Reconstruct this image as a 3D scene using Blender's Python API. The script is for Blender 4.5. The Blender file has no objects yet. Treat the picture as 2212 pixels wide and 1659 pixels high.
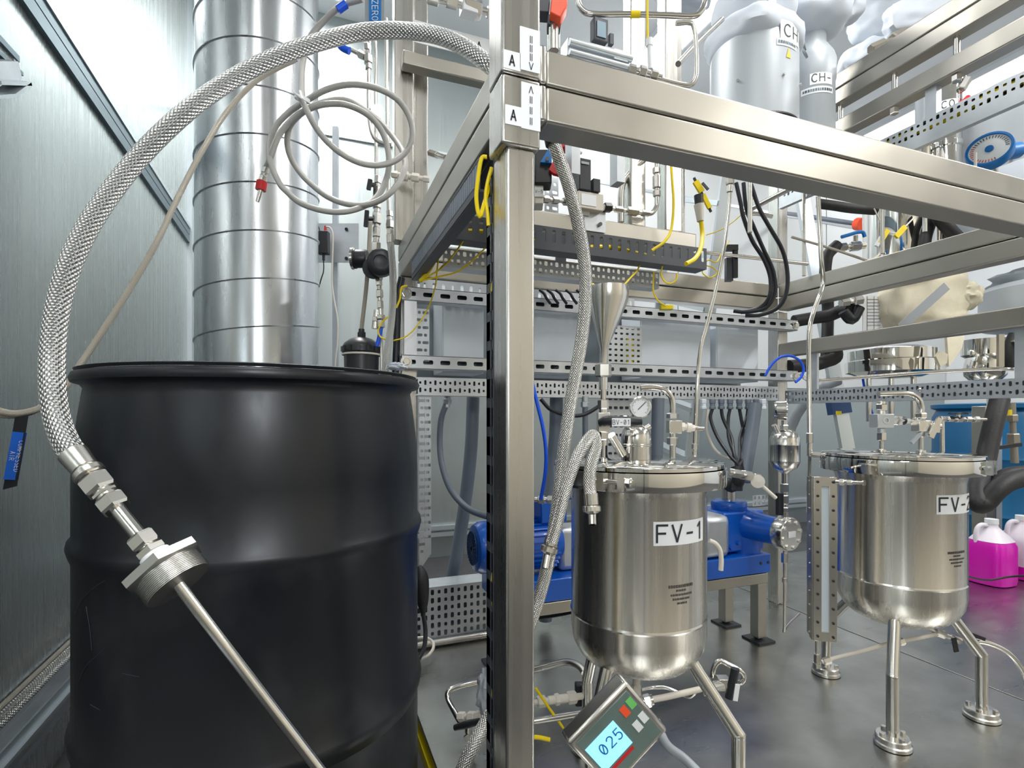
import bpy, bmesh, math, random
from mathutils import Vector, Matrix, noise
C = bpy.context.scene.collection
sc = bpy.context.scene
random.seed(7)
# ---------------------------------------------------------------- camera, world, lamps, exposure
TH = math.radians(20.9); CS, SN = math.cos(TH), math.sin(TH); F = 1149.0; CZ = .805
cam_d = bpy.data.cameras.new('camera'); cam = bpy.data.objects.new('camera', cam_d); C.objects.link(cam)
cam.location = (0, 0, CZ); cam.rotation_euler = (math.pi/2, 0, -TH)
cam_d.sensor_width = 36; cam_d.lens = 36*F/2212; cam_d.shift_y = 70.5/2212; cam_d.clip_start = .05
sc.camera = cam
sc.view_settings.view_transform = 'Standard'; sc.view_settings.look = 'None'
sc.view_settings.exposure = 0.5; sc.view_settings.gamma = 1; sc.view_settings.use_curve_mapping = False
w = bpy.data.worlds.new('world'); sc.world = w; w.use_nodes = True
w.node_tree.nodes['Background'].inputs[0].default_value = (.8, .87, 1, 1); w.node_tree.nodes['Background'].inputs[1].default_value = .5
def lamp(name, loc, size, energy, col=(1, .985, .96), rot=(0, 0, 0)):
    d = bpy.data.lights.new(name, 'AREA'); d.shape = 'RECTANGLE'; d.size, d.size_y = size; d.energy = energy; d.color = col
    o = bpy.data.objects.new(name, d); C.objects.link(o); o.location = loc; o.rotation_euler = rot
    return o
LAMPS = [(.05, 2.2), (1.5, .4), (1.9, 2.3), (3.6, .4), (4.0, 2.2), (-.1, -.75), (3.1, -.9)]
for x, y in LAMPS: lamp('ceiling_lamp_light', (x, y, 2.90), (.16, 1.2), {.05: 24, 1.5: 18, 1.9: 8, 3.6: 8, 4.0: 6, -.1: 10}.get(x, 40))
WL = (-.03, -.34, 1.28)
lamp('work_light_beam', WL, (.34, .34), 7, (.90, .95, 1), (math.radians(82), 0, -TH))
# ---------------------------------------------------------------- pixel helpers: a ray of the lens met with a real depth or plane
def ray(u, v):
    a = (u-1106)/F; b = (900-v)/F
    return Vector((a*CS+SN, -a*SN+CS, b))
O = Vector((0, 0, CZ))
def P(u, v, t): return O+ray(u, v)*t
def PX(u, v, X): r = ray(u, v); return O+r*(X/r.x)
def PY(u, v, Y): r = ray(u, v); return O+r*(Y/r.y)
def PZ(u, v, Z): r = ray(u, v); return O+r*((Z-CZ)/r.z)
# ---------------------------------------------------------------- materials
def mat(name, col, metal=0, rough=.5, brush=None, bump=0, bscale=(60, 60, 60), spec=.5, emit=0, var=0, braid=None, alpha=1, trans=0, wear=0, coat=0, aniso=0):
    m = bpy.data.materials.new(name); m.use_nodes = True; nt = m.node_tree; N = nt.nodes; L = nt.links; b = N['Principled BSDF']
    b.inputs['Base Color'].default_value = (*col, 1); b.inputs['Metallic'].default_value = metal; b.inputs['Roughness'].default_value = rough
    b.inputs['Specular IOR Level'].default_value = spec
    if aniso:
        b.inputs['Anisotropic'].default_value = aniso; b.inputs['Anisotropic Rotation'].default_value = .25; tg = N.new('ShaderNodeTangent'); tg.direction_type = 'RADIAL'; tg.axis = 'Z'; L.new(tg.outputs[0], b.inputs['Tangent'])
    if coat: b.inputs['Coat Weight'].default_value = coat
    if emit: b.inputs['Emission Color'].default_value = (*col, 1); b.inputs['Emission Strength'].default_value = emit
    if trans: b.inputs['Transmission Weight'].default_value = trans; b.inputs['IOR'].default_value = 1.45
    tc = N.new('ShaderNodeTexCoord')
    def nz(scale, detail=3, sc3=(1, 1, 1)):
        mp = N.new('ShaderNodeMapping'); mp.inputs['Scale'].default_value = sc3; L.new(tc.outputs['Object'], mp.inputs[0])
        n = N.new('ShaderNodeTexNoise'); n.inputs['Scale'].default_value = scale; n.inputs['Detail'].default_value = detail; L.new(mp.outputs[0], n.inputs[0]); return n
    def rng(src, lo, hi, f0=.3, f1=.7):
        r = N.new('ShaderNodeMapRange'); r.inputs[1].default_value = f0; r.inputs[2].default_value = f1; r.inputs[3].default_value = lo; r.inputs[4].default_value = hi; L.new(src, r.inputs[0]); return r
    if brush:
        n = nz(1, 4, brush); r = rng(n.outputs[0], rough*.85, rough*1.18); L.new(r.outputs[0], b.inputs['Roughness'])
        if bump:
            bp = N.new('ShaderNodeBump'); bp.inputs['Strength'].default_value = bump; bp.inputs['Distance'].default_value = .001; L.new(n.outputs[0], bp.inputs['Height']); L.new(bp.outputs[0], b.inputs['Normal'])
    elif bump and not braid:
        n = nz(1, 3, bscale); bp = N.new('ShaderNodeBump'); bp.inputs['Strength'].default_value = bump; bp.inputs['Distance'].default_value = .002; L.new(n.outputs[0], bp.inputs['Height']); L.new(bp.outputs[0], b.inputs['Normal'])
    if var:
        n2 = nz(9, 5); r2 = rng(n2.outputs[0], 1-var, 1+var*.4); mx = N.new('ShaderNodeMix'); mx.data_type = 'RGBA'; mx.blend_type = 'MULTIPLY'; mx.inputs[0].default_value = 1
        cb = N.new('ShaderNodeCombineColor'); [L.new(r2.outputs[0], cb.inputs[i]) for i in range(3)]
        mx.inputs[6].default_value = (*col, 1); L.new(cb.outputs[0], mx.inputs[7]); L.new(mx.outputs[2], b.inputs['Base Color'])
    if wear:
        n3 = nz(1, 9, (9, 9, 7)); r3 = rng(n3.outputs[0], 0, wear, .55, .78); mx = N.new('ShaderNodeMix'); mx.data_type = 'RGBA'; mx.inputs[6].default_value = (*col, 1); mx.inputs[7].default_value = (.10, .105, .115, 1)
        L.new(r3.outputs[0], mx.inputs[0]); L.new(mx.outputs[2], b.inputs['Base Color'])
        n4 = nz(1, 5, (40, 40, 14)); r4 = rng(n4.outputs[0], rough*.9, rough*1.15); L.new(r4.outputs[0], b.inputs['Roughness'])
    if braid:
        per, nn = braid; uv = N.new('ShaderNodeUVMap'); sx = N.new('ShaderNodeSeparateXYZ'); L.new(uv.outputs[0], sx.inputs[0])
        def mth(op, x, y):
            q = N.new('ShaderNodeMath'); q.operation = op
            for i, z in enumerate((x, y)):
                if z is None: continue
                if isinstance(z, (int, float)): q.inputs[i].default_value = z
                else: L.new(z, q.inputs[i])
            return q.outputs[0]
        A = mth('MULTIPLY', sx.outputs[0], 2*math.pi/per); B = mth('MULTIPLY', sx.outputs[1], 2*math.pi*nn)
        h = mth('MULTIPLY', mth('SINE', mth('ADD', A, B), None), mth('SINE', mth('SUBTRACT', A, B), None)); h = mth('ABSOLUTE', h, None)
        fine = mth('SINE', mth('MULTIPLY', B, 5.0), None); h2 = mth('ADD', h, mth('MULTIPLY', fine, .12))
        bp = N.new('ShaderNodeBump'); bp.inputs['Strength'].default_value = .9; bp.inputs['Distance'].default_value = per*.14; L.new(h2, bp.inputs['Height']); L.new(bp.outputs[0], b.inputs['Normal'])
        r5 = rng(h, .45, 1.05, 0, .45); cb = N.new('ShaderNodeCombineColor'); [L.new(mth('MULTIPLY', r5.outputs[0], k), cb.inputs[i]) for i, k in enumerate(col)]; L.new(cb.outputs[0], b.inputs['Base Color'])
    return m
M = dict(
 steel=mat('brushed_steel', (.60, .585, .545), 1, .30, (9, 9, 9), .0),
 beam=mat('beam_steel', (.43, .41, .365), 1, .40, (7, 7, 7), .0),
 polish=mat('polished_steel', (.70, .685, .65), 1, .16),
 tank=mat('tank_steel', (.76, .73, .67), 1, .26, (120, 120, .8), .012, aniso=.75),
 mirror=mat('mirror_steel', (.80, .79, .76), 1, .06),
 fitting=mat('machined_fitting', (.72, .70, .66), 1, .24),
 galv=mat('galvanised_steel', (.60, .635, .67), .75, .42, var=.18),
 alu=mat('wall_aluminium', (.52, .56, .56), .8, .27, (110, 110, .25), .02),
 alu2=mat('upper_wall_aluminium', (.72, .75, .78), .85, .36, (110, 110, .3), .02),
 duct=mat('duct_steel', (.60, .63, .66), 1, .28, (25, 25, 3), .02, aniso=.6),
 trim=mat('dark_trim_metal', (.13, .18, .215), .8, .35),
 trimL=mat('light_trim_metal', (.62, .68, .72), .7, .35),
 deck=mat('deck_steel', (.42, .42, .40), 1, .30, (2.5, 14, 2.5), .012, var=.22),
 floor=mat('dark_floor', (.075, .075, .078), .2, .5, var=.3),
 warm=mat('warm_paint', (.72, .66, .54), 0, .6),
 white=mat('white_paint', (.82, .85, .88), 0, .45),
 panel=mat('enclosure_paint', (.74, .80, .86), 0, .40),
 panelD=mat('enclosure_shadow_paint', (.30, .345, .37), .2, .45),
 drum=mat('black_drum_plastic', (.007, .009, .013), 0, .35, spec=.5, wear=.22),
 rubber=mat('black_rubber', (.015, .015, .017), 0, .55, bump=.3, bscale=(150, 150, 150)),
 black=mat('black_plastic', (.018, .02, .024), 0, .38),
 wduct=mat('slotted_duct_plastic', (.055, .062, .075), 0, .45),
 grey=mat('grey_conduit', (.16, .19, .235), 0, .38),
 blue=mat('blue_machine_paint', (.002, .10, .52), 0, .30, coat=.3),
 bluehose=mat('blue_tube', (.0, .09, .75), 0, .35),
 lever=mat('blue_lever', (.0, .16, .50), 0, .4),
 barrel=mat('blue_barrel', (.0, .12, .29), 0, .42),
 yellow=mat('yellow_cable', (.85, .64, .0), 0, .4),
 yelp=mat('yellow_paint', (.72, .58, .0), 0, .4, var=.3),
 red=mat('red_plastic', (.62, .015, .02), 0, .4),
 orange=mat('orange_plastic', (.95, .10, .03), 0, .4),
 brass=mat('tan_hose', (.62, .57, .48), .4, .4, braid=(.006, 8)),
 braid=mat('braided_steel', (.80, .79, .77), 1, .30, braid=(.0165, 7)),
 braid2=mat('fine_braided_steel', (.70, .69, .66), 1, .32, braid=(.009, 8)),
 thinhose=mat('grey_thin_hose', (.62, .61, .58), .45, .40, braid=(.004, 8)),
 tag=mat('white_label', (.84, .86, .88), 0, .5),
 ink=mat('black_ink', (.02, .025, .03), 0, .6),
 inkf=mat('faded_ink', (.10, .09, .08), .3, .5),
 tape=mat('white_tape', (.9, .92, .93), 0, .45),
 jacket=mat('silver_jacket', (.46, .50, .54), .15, .42, bump=.10, bscale=(10, 10, 5)),
 cloth=mat('white_jacket', (.56, .61, .68), 0, .6, bump=.12, bscale=(16, 16, 16)),
 beige=mat('beige_insulation', (.72, .67, .52), 0, .8, bump=.6, bscale=(25, 25, 25), var=.2),
 strap=mat('grey_strap', (.30, .33, .36), .2, .5),
 pink=mat('magenta_liquid', (.62, .0, .42), 0, .3, coat=.3),
 milky=mat('milky_plastic', (.75, .70, .78), 0, .35),
 cable=mat('black_cable', (.012, .014, .02), 0, .4),
 navy=mat('navy_plastic', (.01, .045, .14), 0, .4),
 lens=mat('dial_glass', (.9, .92, .92), 0, .05, trans=.9),
 dial=mat('dial_face', (.82, .85, .86), 0, .4),
 screen=mat('lit_screen', (.30, .68, .92), 0, .3, emit=.55),
 digit=mat('blue_digits', (.0, .20, .55), 0, .4),
 face=mat('display_face', (.17, .24, .22), .2, .35, var=.25),
 green=mat('green_button', (.18, .62, .16), 0, .4),
 white2=mat('cream_plastic', (.72, .68, .60), 0, .45),
 sight=mat('sight_glass', (.62, .70, .76), 0, .10),
 sky=mat('label_blue', (.0, .12, .62), 0, .45),
 lampw=mat('lamp_diffuser', (1, .99, .97), 0, .5, emit=6),
)
# ---------------------------------------------------------------- mesh builder
def perp(d):
    d = d.normalized(); a = Vector((0, 0, 1)) if abs(d.z) < .9 else Vector((1, 0, 0)); x = a.cross(d).normalized(); return x, d.cross(x)
def V(*a): return Vector(a if len(a) == 3 else a[0])
class MB:
    def __init__(s): s.v = []; s.f = []; s.uv = {}
    def add(s, vs, fs, uvs=None):
        n = len(s.v); s.v += [Vector(p) for p in vs]
        for i, f in enumerate(fs):
            if uvs: s.uv[len(s.f)] = uvs[i]
            s.f.append(tuple(q+n for q in f))
        return s
    def box(s, x0, y0, z0, x1, y1, z1):
        if x0 > x1: x0, x1 = x1, x0
        if y0 > y1: y0, y1 = y1, y0
        if z0 > z1: z0, z1 = z1, z0
        return s.obox(V((x0+x1)/2, (y0+y1)/2, (z0+z1)/2), V(1, 0, 0), V(0, 1, 0), V(0, 0, 1), (x1-x0)/2, (y1-y0)/2, (z1-z0)/2)
    def obox(s, c, ax, ay, az, hx, hy, hz):
        vs = [c+ax*(i*hx)+ay*(j*hy)+az*(k*hz) for i in (-1, 1) for j in (-1, 1) for k in (-1, 1)]
        return s.add(vs, [(0, 1, 3, 2), (4, 6, 7, 5), (0, 4, 5, 1), (2, 3, 7, 6), (0, 2, 6, 4), (1, 5, 7, 3)])
    def bar(s, p, q, w, h, up=V(0, 0, 1)):
        p, q = V(p), V(q); d = (q-p).normalized(); x = d.cross(up)
        if x.length < 1e-4: x = d.cross(V(0, 1, 0))
        x.normalize(); return s.obox((p+q)/2, d, x, x.cross(d), (q-p).length/2, w/2, h/2)
    def cyl(s, p, q, r, r2=None, n=14, x=None, caps=True):
        p, q = V(p), V(q); r2 = r if r2 is None else r2; d = (q-p).normalized(); a, b = perp(d) if x is None else (x, d.cross(x))
        A = [p+(a*math.cos(2*math.pi*i/n)+b*math.sin(2*math.pi*i/n))*r for i in range(n)]; B = [q+(a*math.cos(2*math.pi*i/n)+b*math.sin(2*math.pi*i/n))*r2 for i in range(n)]
        fs = [(i, (i+1) % n, n+(i+1) % n, n+i) for i in range(n)]
        if caps: fs += [tuple(range(n-1, -1, -1)), tuple(range(n, 2*n))]
        return s.add(A+B, fs)
    def hex(s, p, q, r, x=None):
        p, q = V(p), V(q); d = (q-p).normalized(); L = (q-p).length; e = min(L*.18, r*.18)
        if x is None: x = perp(d)[0]
        s.cyl(p, p+d*e, r*.86, r, 6, x); s.cyl(p+d*e, q-d*e, r, r, 6, x); return s.cyl(q-d*e, q, r, r*.86, 6, x)
    def pipe(s, p, q, r, ri, n=16):
        p, q = V(p), V(q); d = (q-p).normalized(); a, b = perp(d); c = [a*math.cos(2*math.pi*i/n)+b*math.sin(2*math.pi*i/n) for i in range(n)]
        vs = [p+k*r for k in c]+[q+k*r for k in c]+[q+k*ri for k in c]+[p+k*ri for k in c]
        return s.add(vs, [(j*n+i, j*n+(i+1) % n, ((j+1) % 4)*n+(i+1) % n, ((j+1) % 4)*n+i) for j in range(4) for i in range(n)])
    def tube(s, pts, r, n=10, k=5, uv=False, smooth=True):
        pts = [V(p) for p in pts]; Q = spline(pts, k) if smooth and len(pts) > 2 else pts
        T = [(Q[min(i+1, len(Q)-1)]-Q[max(i-1, 0)]).normalized() for i in range(len(Q))]
        a, b = perp(T[0]); vs = []; ln = 0; us = []
        for i, p in enumerate(Q):
            if i: ln += (p-Q[i-1]).length
            us.append(ln); a = (a-T[i]*a.dot(T[i])).normalized(); b = T[i].cross(a); rr = r(i/(len(Q)-1)) if callable(r) else r
            vs += [p+(a*math.cos(2*math.pi*j/n)+b*math.sin(2*math.pi*j/n))*rr for j in range(n)]
        fs = []; uvs = []
        for i in range(len(Q)-1):
            for j in range(n):
                fs.append((i*n+j, i*n+(j+1) % n, (i+1)*n+(j+1) % n, (i+1)*n+j)); uvs.append([(us[i], j/n), (us[i], (j+1)/n), (us[i+1], (j+1)/n), (us[i+1], j/n)])
        fs += [tuple(range(n-1, -1, -1)), tuple(range((len(Q)-1)*n, len(Q)*n))]; uvs += [[(0, 0)]*n]*2
        return s.add(vs, fs, uvs)
    def lathe(s, prof, c, d=V(0, 0, 1), n=32, x=None, arc=None):
        c = V(c); d = V(d).normalized(); a, b = perp(d) if x is None else (x, d.cross(x)); m = len(prof); vs = []
        a0, a1 = arc or (0, 2*math.pi); full = arc is None; N = n if full else n+1
        for i in range(N):
            w_ = a0+(a1-a0)*i/n; k = a*math.cos(w_)+b*math.sin(w_); vs += [c+k*r+d*z for r, z in prof]
        fs = []
        for i in range(n):
            j = (i+1) % N
            for q in range(m-1):
                if prof[q][0] < 1e-6: fs.append((i*m+q, j*m+q+1, i*m+q+1))
                elif prof[q+1][0] < 1e-6: fs.append((i*m+q, j*m+q, i*m+q+1))
                else: fs.append((i*m+q, j*m+q, j*m+q+1, i*m+q+1))
        return s.add(vs, fs)
    def blob(s, c, rx, ry, rz, amp=.1, seed=0, n=20, m=14, fr=6, sq=1.0, ax=None):
        c = V(c); vs = []; fs = []
        A = ax or (V(1, 0, 0), V(0, 1, 0), V(0, 0, 1))
        sg = lambda x, e: math.copysign(abs(x)**e, x)
        for i in range(m+1):
            ph = math.pi*i/m
            for j in range(n):
                th = 2*math.pi*j/n; q = V(sg(math.sin(ph), sq)*sg(math.cos(th), sq), sg(math.sin(ph), sq)*sg(math.sin(th), sq), sg(math.cos(ph), sq))
                k = 1+amp*(noise.noise(q*fr*.4+V(seed, 0, 0))+.5*noise.noise(q*fr+V(0, seed, 0)))
                vs.append(c+A[0]*(q.x*rx*k)+A[1]*(q.y*ry*k)+A[2]*(q.z*rz*k))
        for i in range(m):
            for j in range(n): fs.append((i*n+j, (i+1)*n+j, (i+1)*n+(j+1) % n, i*n+(j+1) % n))
        return s.add(vs, fs)
    def prism(s, pts, d):
        n = len(pts); pts = [V(p) for p in pts]; d = V(d)
        return s.add(pts+[p+d for p in pts], [tuple(range(n-1, -1, -1)), tuple(range(n, 2*n))]+[(i, (i+1) % n, n+(i+1) % n, n+i) for i in range(n)])
    def perf(s, o, U, W, nu, nv, pu, pv, slot, th=.0015):
        """sheet with real holes: nu x nv cells of pu x pv; slot(i,j) gives the half sizes of the hole or None"""
        o, U, W = V(o), V(U), V(W); Nn = U.cross(W)
        for i in range(nu):
            for j in range(nv):
                c = o+U*((i+.5)*pu)+W*((j+.5)*pv); h = slot(i, j); a, b = pu/2, pv/2
                if not h: s.add([c-U*a-W*b, c+U*a-W*b, c+U*a+W*b, c-U*a+W*b], [(0, 1, 2, 3)]); continue
                x, y = h; k = min(x, y)*.45
                H = [(x, -y+k), (x, y-k), (x-k, y), (-x+k, y), (-x, y-k), (-x, -y+k), (-x+k, -y), (x-k, -y)]
                Q = [(a, -y+k), (a, y-k), (x-k, b), (-x+k, b), (-a, y-k), (-a, -y+k), (-x+k, -b), (x-k, -b)]; K = [(a, b), (-a, b), (-a, -b), (a, -b)]
                vs = [c+U*p+W*q for p, q in H+Q+K]+[c+U*p+W*q-Nn*th for p, q in H]
                fs = []
                for q in range(8):
                    r_ = (q+1) % 8
                    if q % 2 == 0: fs.append((q, 8+q, 8+r_, r_))
                    else: fs.append((q, 8+q, 16+q//2, 8+r_, r_))
                    fs.append((q, r_, 20+r_, 20+q))
                s.add(vs, fs)
        return s
    def build(s, name, m, parent=None, base=None, smooth=True, bevel=0, ang=38):
        if parent is None and base is None:
            xs = [p.x for p in s.v]; ys = [p.y for p in s.v]; base = V((min(xs)+max(xs))/2, (min(ys)+max(ys))/2, min(p.z for p in s.v))
        org = ORG[parent.name] if parent else V(base)
        me = bpy.data.meshes.new(name); me.from_pydata([p-org for p in s.v], [], s.f); me.materials.append(M[m] if isinstance(m, str) else m)
        if s.uv:
            ul = me.uv_layers.new(name='UVMap')
            for i, p in enumerate(me.polygons):
                if i in s.uv:
                    for k, li in enumerate(p.loop_indices): ul.data[li].uv = s.uv[i][k]
        if smooth:
            me.polygons.foreach_set('use_smooth', [True]*len(me.polygons)); me.set_sharp_from_angle(angle=math.radians(ang))
        me.update(); o = bpy.data.objects.new(name, me); C.objects.link(o)
        if parent: o.parent = parent; ORG[o.name] = org
        else: o.location = org; ORG[o.name] = org
        if bevel:
            b = o.modifiers.new('bevel', 'BEVEL'); b.width = bevel; b.segments = 2; b.limit_method = 'ANGLE'; b.harden_normals = False
        return o
ORG = {}
def spline(p, k):
    out = []; n = len(p)
    for i in range(n-1):
        a = p[i-1] if i else p[0]*2-p[1]; b, c = p[i], p[i+1]; d = p[i+2] if i+2 < n else p[-1]*2-p[-2]
        for j in range(k):
            t = j/k; out.append(.5*((2*b)+(c-a)*t+(2*a-5*b+4*c-d)*t*t+(3*b-a-3*c+d)*t**3))
    return out+[p[-1]]
def thing(name, label, cat, base, group=None):
    o = bpy.data.objects.new(name, None); C.objects.link(o); o.location = V(base); o.empty_display_size = .05; ORG[o.name] = V(base)
    o['label'] = label; o['category'] = cat
    if group: o['group'] = group
    return o
def tag(o, label, cat, group=None):
    o['label'] = label; o['category'] = cat
    if group: o['group'] = group
    return o
def struct(o, label=None):
    o['kind'] = 'structure'
    if label: o['label'] = label
    return o
def arc(cx, cy, rx, ry, a0, a1, n=7): return [(cx+rx*math.cos(math.radians(a0+(a1-a0)*k/n)), cy+ry*math.sin(math.radians(a0+(a1-a0)*k/n))) for k in range(n+1)]
GL = {'A': [[(0, 0), (.5, 1), (1, 0)], [(.18, .33), (.82, .33)]], 'B': [[(0, 0), (0, 1)], [(0, 1)]+arc(.55, .76, .38, .24, 90, -90)+[(0, .52)], [(0, .52)]+arc(.55, .26, .45, .26, 90, -90)+[(0, 0)]],
 'C': [arc(.55, .5, .55, .5, 48, 312, 14)], 'D': [[(0, 0), (0, 1)]+arc(.4, .5, .6, .5, 90, -90)+[(0, 0)]], 'E': [[(1, 0), (0, 0), (0, 1), (1, 1)], [(0, .52), (.85, .52)]], 'F': [[(0, 0), (0, 1), (1, 1)], [(0, .52), (.8, .52)]],
 'H': [[(0, 0), (0, 1)], [(1, 0), (1, 1)], [(0, .52), (1, .52)]], 'I': [[(.5, 0), (.5, 1)]], 'M': [[(0, 0), (0, 1), (.5, .3), (1, 1), (1, 0)]], 'O': [arc(.5, .5, .5, .5, 0, 360, 18)], 'P': [[(0, 0), (0, 1)]+arc(.55, .74, .4, .26, 90, -90)+[(0, .48)]],
 'R': [[(0, 0), (0, 1)]+arc(.55, .74, .4, .26, 90, -90)+[(0, .48)], [(.5, .48), (1, 0)]], 'S': [arc(.5, .75, .45, .25, 30, 270, 8)+arc(.5, .25, .45, .25, 90, -150, 8)], 'V': [[(0, 1), (.5, 0), (1, 1)]], 'Z': [[(0, 1), (1, 1), (0, 0), (1, 0)]],
 '0': [arc(.5, .5, .45, .5, 0, 360, 16), [(.25, .2), (.75, .8)]], '1': [[(.2, .78), (.55, 1), (.55, 0)]], '2': [arc(.5, .72, .45, .28, 160, -30, 8)+[(.05, 0), (1, 0)]], '5': [[(.9, 1), (.15, 1), (.1, .55)]+arc(.45, .32, .48, .32, 110, -140, 9)],
 '-': [[(.15, .45), (.85, .45)]], '^': [[(0, 0), (.5, 1), (1, 0)]], '=': [[(.28, 0), (.28, 1)], [(.72, 0), (.72, 1)]], 'T': [[(0, 1), (1, 1)], [(.5, 0), (.5, 1)]], '.': [[(.4, 0), (.6, 0)]]}
def text(body, size, place, m, parent, name='lettering', bold=0, sx=1, wt=.105, aw=.62, gap=.30):
    """plain monoline letters of cap height .72*size; place(x,y)->point maps the flat lettering onto its surface"""
    h = size*.72; w_ = h*aw*sx; g_ = h*gap*sx; th = h*wt/2+bold; tot = len(body)*w_+(len(body)-1)*g_; x0 = -tot/2; b = MB()
    for ch in body:
        for st in GL.get(ch, []):
            q = [(x0+px*w_, (py-.5)*h) for px, py in st]
            for (ax, ay), (bx_, by) in zip(q, q[1:]):
                L = math.hypot(bx_-ax, by-ay) or 1; dx, dy = (bx_-ax)/L, (by-ay)/L; e = th*.6; ax -= dx*e; ay -= dy*e; bx_ += dx*e; by += dy*e
                b.add([place(ax+dy*th, ay-dx*th), place(bx_+dy*th, by-dx*th), place(bx_-dy*th, by+dx*th), place(ax-dy*th, ay+dx*th)], [(0, 1, 2, 3)])
        x0 += w_+g_
    return b.build(name, m, parent, smooth=False)
def plane_map(c, r, u, off=0): c, r, u = V(c), V(r), V(u); n = r.cross(u); return lambda x, y: c+r*x+u*y+n*off
def label_on(parent, c, r, u, w_, h, body, size, m='tag', ink='ink', name='label_plate', bold=0, sx=1, off=.0006):
    c, r, u = V(c), V(r).normalized(), V(u).normalized(); n = r.cross(u)
    pl = MB().obox(c, r, u, n, w_/2, h/2, off).build(name, m, parent, smooth=False)
    if body: text(body, size, plane_map(c, r, u, off+.0005), ink, pl, bold=bold, sx=sx)
    return pl
CR, CU = V(CS, -SN, 0), V(0, 0, 1)     # rightwards and upwards along a plane square to the room's view
def chain(mb, p, q, segs):
    """fittings strung from p to q: segs of (length share, radius, 'h'|'c')"""
    p, q = V(p), V(q); tot = sum(a for a, _, _ in segs); t = 0; x = perp((q-p).normalized())[0]
    for a, r, k in segs:
        A = p.lerp(q, t/tot); B = p.lerp(q, (t+a)/tot); t += a
        (mb.hex(A, B, r, x) if k == 'h' else mb.cyl(A, B, r, n=12))
    return mb
# ================================================================ THE SETTING
XL, XR, YB, YF, ZC = -.55, 5.2, 3.0, -2.2, 2.95
struct(MB().box(XL-.05, YF, -.05, XR, YB, 0).build('floor', 'floor'))
struct(MB().box(XL-.05, YF, ZC, XR, YB, ZC+.05).build('ceiling', 'white'))
struct(MB().box(XL-.05, YF, 0, XL, YB, ZC).build('wall_left', 'alu'))
struct(MB().box(XL, YB, 0, XR, YB+.05, ZC).build('wall_back', mat('rear_wall_metal', (.42, .47, .475), .75, .38, (90, 90, .3), .01)))
struct(MB().box(XR, YF, 0, XR+.05, YB, ZC).build('wall_right', 'white'))
struct(MB().box(XL, YF-.05, 0, XR, YF, ZC).build('wall_front', 'warm'))
struct(MB().box(XL, 2.965, 0, XL+.02, 3.0, ZC).build('trim_1', 'trimL'))
struct(MB().box(XL+.0, 2.985, 2.30, XR, 3.0, 2.32).build('trim_2', 'trimL'))
t5 = struct(MB().box(XL, YF, 1.645, XL+.012, 2.96, 1.678).box(XL, YF, 1.682, XL+.012, 2.96, 1.712).build('trim_3', 'trim'))
struct(MB().box(XL, YF, 1.712, XL+.016, 2.96, 1.728).box(XL, YF, 1.675, XL+.006, 2.96, 1.684).build('trim_4', 'trimL'))
for i, z in enumerate((.135, .172)):
    struct(MB().box(XL, 2.97, z-.012, XR, 2.999, z+.012).build('trim_%d' % (5+i), 'trimL'))
t = thing('work_light', 'square work light on a slim stand behind the camera', 'lamp', (WL[0], WL[1]-.03, 0))
wl = V(WL); wd_ = V(SN*math.cos(-.384), CS*math.cos(-.384), math.sin(-.384)); MB().cyl((wl.x, wl.y-.05, .02), (wl.x, wl.y-.05, wl.z-.1), .012).build('pole', 'black', t)
MB().obox(wl-wd_*.035, CR, wd_, CR.cross(wd_), .19, .03, .19).build('housing', 'black', t); MB().lathe([(0, 0), (.16, 0), (.15, .02), (0, .03)], (wl.x, wl.y-.05, 0)).build('base', 'black', t)
for k, (x, y) in enumerate(LAMPS):
    t = thing('ceiling_light', 'long white ceiling light, %s' % ('above the round duct', 'above the front of the skid', 'above the rear of the skid', 'above the right skid', 'at the far right rear corner', 'behind the camera on the left', 'behind the camera on the right')[k], 'light', (x, y, 2.905))
    MB().box(x-.11, y-.64, 2.915, x+.11, y+.64, 2.95).build('housing', 'white', t); MB().box(x-.09, y-.62, 2.906, x+.09, y+.62, 2.914).build('diffuser', 'lampw', t)
# things on the left wall
t = thing('cable_tray', 'grey galvanised cable tray low on the left wall beside the drum', 'tray', (-.53, .9, .13))
MB().box(XL+.003, -.6, .205, XL+.01, 2.6, .26).box(XL+.003, -.6, .20, XL+.034, 2.6, .206).build('back_plate', 'galv', t)
MB().box(XL+.034, -.6, .155, XL+.038, 2.6, .206).box(XL+.02, -.6, .15, XL+.038, 2.6, .156).box(XL+.038, -.6, .176, XL+.046, 2.6, .184).build('front_lip', 'trimL', t)
MB().box(XL+.002, -.6, .105, XL+.012, 2.6, .120).build('lower_rail', 'trimL', t)
b = MB(); b.perf((XL+.025, .30, .09), (0, 1, 0), (0, 0, 1), 9, 1, .05, .055, lambda i, j: (.012, .009)); b.build('perforated_strip', 'galv', t)
p = [PX(-60, 1575, XL+.055), PX(0, 1533, XL+.05), PX(70, 1474, XL+.05), PX(148, 1409, XL+.05), PX(230, 1340, XL+.05), PX(330, 1250, XL+.05)]
p = [V(XL+.035, y, .262) for y in (-.2, .4, .8, 1.2, 1.8, 2.4)]
tag(MB().tube(p, .0125, 12, uv=True).build('braided_hose', 'braid'), 'braided steel hose lying on the cable tray at lower left', 'hose')
tag(MB().tube([V(XL+.028, y, .279) for y in (-.2, .6, 1.2, 1.8, 2.4)], .0045, 8).build('thin_tube', 'brass'), 'thin tan tube resting above the braided hose at lower left', 'tube')
t = thing('strut_bracket', 'galvanised slotted bracket on the left wall at top left', 'bracket', (-.53, .55, 1.45))
q = MB()
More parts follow.
